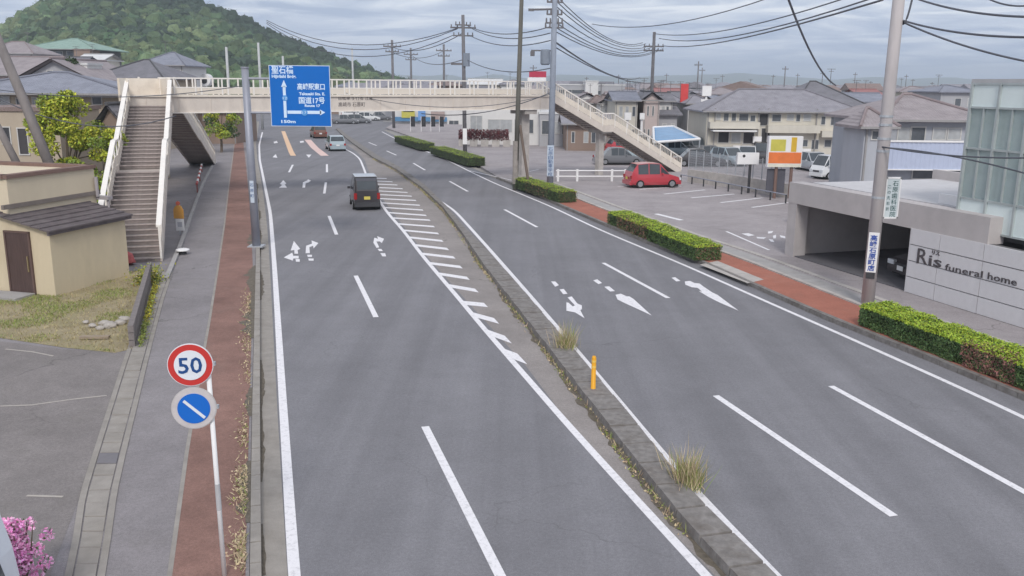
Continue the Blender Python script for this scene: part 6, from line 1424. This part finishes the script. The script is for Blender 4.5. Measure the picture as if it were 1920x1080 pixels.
p3 = upole('utility pole with many crossarms beyond the footbridge, tallest against the sky', b3, t3, .2, .15, [(k3(52), 1.2, .15, .14), (k3(47), .8, .5, .12), (k3(67), .95, .15, .12)], mt=DPOLE)
m = MB(); d3 = t3 - b3; c_ = d3 * k3(112); m.tube([c_ + Vector((.25, 0, -.6)), c_ + Vector((.25, 0, .6))], .35, 10); m.build('transformer', mat('transformer_grey', (0.22, 0.25, 0.3)), p3); m = MB(); m.box(d3 * k3(120) + Vector((-.4, 0, 0)), (1.6, .12, .2)); m.build('bracket_arm', DPOLE, p3)
wr_ = MB().box((.0, -.22, 1.7), (.4, .03, 1.5)).build('white_plate', WHITEM, p3)
Y4 = 108; b4 = A(1222, 168, Y4); b4.z = 0; t4 = A(1227, 60, Y4)
p4 = upole('utility pole with a dark double crossarm above the mid town roofs', b4, t4, .22, .18, [((A(1224, 87, Y4).z) / t4.z, 1.2, .1, .16), ((A(1224, 95, Y4).z) / t4.z, 1.2, .1, .14)], mt=DPOLE)
for i, (px, yt, Y, lab) in enumerate([(735, 75, 135, 'left one of three utility poles on the skyline right of the hill'), (770, 90, 168, 'middle one of three utility poles on the skyline right of the hill'), (832, 83, 152, 'right one of three utility poles on the skyline right of the hill')]):
    t_ = A(px, yt, Y); upole(lab, (t_.x, Y, 0), t_, .22, .17, [((A(px, yt + 12, Y).z) / t_.z, 1.3, .2, .18), ((A(px, yt + 22, Y).z) / t_.z, 1.0, .3, .16)], mt=DPOLE)
for i, (px, yt) in enumerate([(1310, 115), (1317, 127), (1355, 140), (1450, 140), (1473, 124), (1496, 138), (1543, 134), (1604, 136), (1633, 152), (1700, 140), (1712, 148), (1748, 154), (1250, 138), (1160, 140), (1100, 144), (1000, 122)]):
    Y = 6.0 * F / max(10, (160 - yt)); Y = min(Y, 420); t_ = A(px, yt, Y)
    upole(['tall thin', 'pale', 'short', 'slim', 'dark', 'faint', 'plain', 'grey', 'low', 'single', 'small', 'squat', 'lone', 'slender', 'tiny', 'stout'][i] + ' distant utility pole on the skyline ' + ['just right of the tall red sign', 'over the upper white sign', 'left above the apartment house ridge', 'above the middle of the apartment ridge', 'with wide crossarm above the apartment ridge', 'over the right of the apartment ridge', 'touching the dark hipped roof', 'right of the dark hipped roof', 'close left of the big pole', 'just right of the big pole', 'above the tiled roof ridge', 'over the right part of the tiled roof', 'right of the double crossarm pole', 'above the grey office block end', 'behind the stair tower', 'by the red rooftop sign'][i], (t_.x, Y, 0), t_, .2, .15, [(.93, 1.0, .2, .2)], mt=DPOLE, group='distant utility poles over the town')
for i, (px, yt, yb_, Y) in enumerate([(424, 88, 150, 120), (484, 80, 150, 130), (530, 105, 150, 140), (660, 90, 150, 170)]):
    t_ = A(px, yt, Y); upole(['pale grey mast left of the sign pole before the hill', 'pale mast just left of the blue sign before the hill', 'short pale mast above the blue sign before the hill', 'slim pale mast right of the blue sign before the hill'][i], (t_.x, Y, 0), t_, .2, .16, [], mt=mat('pale_mast', (0.45, 0.46, 0.47)), group='pale masts before the hill', name='mast', cat='mast')
OLDP = mat('old_pole', (0.20, 0.18, 0.175), var=.25, scale=3, stretch=(1, 1, .2), bump=.3)
upole('thick concrete pole leaning strongly behind the annex at the left edge', A(100, 320, 33), A(-14, 50, 34.5), .185, .16, [], mt=OLDP)
upole('second leaning concrete stay pole at the far left edge', A(48, 330, 33), A(-40, 175, 33.6), .14, .13, [], mt=OLDP)

NW = 0
def wire(label, a, b, sag, r=.022, group=None):
    a, b = Vector(a), Vector(b); pts = [a.lerp(b, i / 14) - Vector((0, 0, sag * 4 * (i / 14) * (1 - i / 14))) for i in range(15)]
    m = MB(); m.tube(pts, r, 5); o = m.build('overhead_wire', WIRE); tag(o, label, 'wire', group); return o
grp = 'wires strung above the road and lot'
def wpx(label, p, q, sag, r=.025): return wire(label, A(*p), A(*q), sag, r, grp)
y2 = b2_.y; y3 = b3.y
wpx('thick black cable slanting down to the dark hipped roof', (1470, -25, 52), (1567, 160, 84), .9, .07)
for i, (l, p, q, s_) in enumerate([('topmost of the wires rising right from the double crossarm pole', (1110, 45, Y4), (1500, -25, 60), 1.2), ('second of the wires rising right from the double crossarm pole', (1226, 63, Y4), (1640, -22, 45), .9), ('third of the wires rising right from the double crossarm pole', (1236, 72, Y4), (1650, -8, 40), .9), ('lowest of the wires rising right from the double crossarm pole', (1244, 86, Y4), (1655, 0, 32), .6)]): wpx(l, p, q, s_, .04)
for i, (ya_, yb_) in enumerate([(-8, 80), (2, 82), (12, 86), (28, 88), (43, 90), (52, 92), (60, 92)]):
    wpx(['highest', 'second', 'third', 'fourth', 'fifth', 'sixth', 'lowest'][i] + ' wire between the transformer pole and the double crossarm pole', (1043, ya_, y2), (1205 + 6 * i, yb_, Y4), 1.2, .035)
wpx('twisted cable dropping right from the transformer pole into the town', (1040, 78, y2), (1200, 146, 150), 1.0, .06)
wpx('thin cable from the transformer pole over the parking lot houses', (1040, 88, y2), (1250, 150, 130), 1.2, .04)
for i, (ya_, yb_) in enumerate([(38, 50), (41, 54), (44, 66)]):
    wpx(['upper', 'middle', 'lower'][i] + ' of the long wires left of the tallest skyline pole', (500, ya_, 110), (866 - 8 * i, yb_, y3), 2.2 + i * .3, .04)
for i, (p, q) in enumerate([((876, 48, y3), (1032, 50, y2)), ((884, 53, y3), (1032, 62, y2)), ((880, 66, y3), (1032, 76, y2)), ((876, 112, y3), (1032, 128, y2))]): wpx(['top', 'second', 'third', 'bottom'][i] + ' wire between the tallest skyline pole and the transformer pole', p, q, .6, .035)
for i, (p, q) in enumerate([((735, 88, 135), (868, 62, y3)), ((735, 98, 135), (832, 95, 152)), ((770, 102, 168), (868, 112, y3))]): wpx(['upper', 'middle', 'lower'][i] + ' wire among the skyline poles right of the hill', p, q, 1.0, .045)
for i, (p, q) in enumerate([((1692, 38, prb.y), (1940, 70, 20)), ((1690, 40, prb.y), (1940, 118, 24)), ((1715, -4, prb.y), (1940, 32, 20)), ((1850, -4, 30), (1940, 9, 28))]): wpx(['cable running right from the big pole, upper of the two', 'cable sagging right from the big pole toward the glass building', 'upper wire running right from the top of the big pole', 'short wire crossing the top right corner'][i], p, q, .12, .028)
wpx('drooping cable loop beside the big pole top', (1712, -10, prb.y), (1690, 40, prb.y), .35, .03)
wpx('cable across the balcony screen from the big pole, upper one', (1648, 274, prb.y), (1930, 296, 22), .1, .022)
wpx('cable across the balcony screen from the big pole, lower one', (1648, 276, prb.y), (1940, 330, 22), -.12, .022)
wpx('black cable sagging in front of the stairs at left', (-20, 176, 36), (330, 217, 37), .8, .022)
wpx('thin cable crossing the top of the stairs at left', (-20, 166, 44), (470, 158, 44), .5, .02)
wpx('slanting cable in front of the footbridge girder', (1036, 172, y2), (790, 213, 62), .6, .03)
wpx('thin cable below the girder line of the footbridge', (1036, 176, y2), (640, 172, 56), .9, .02)
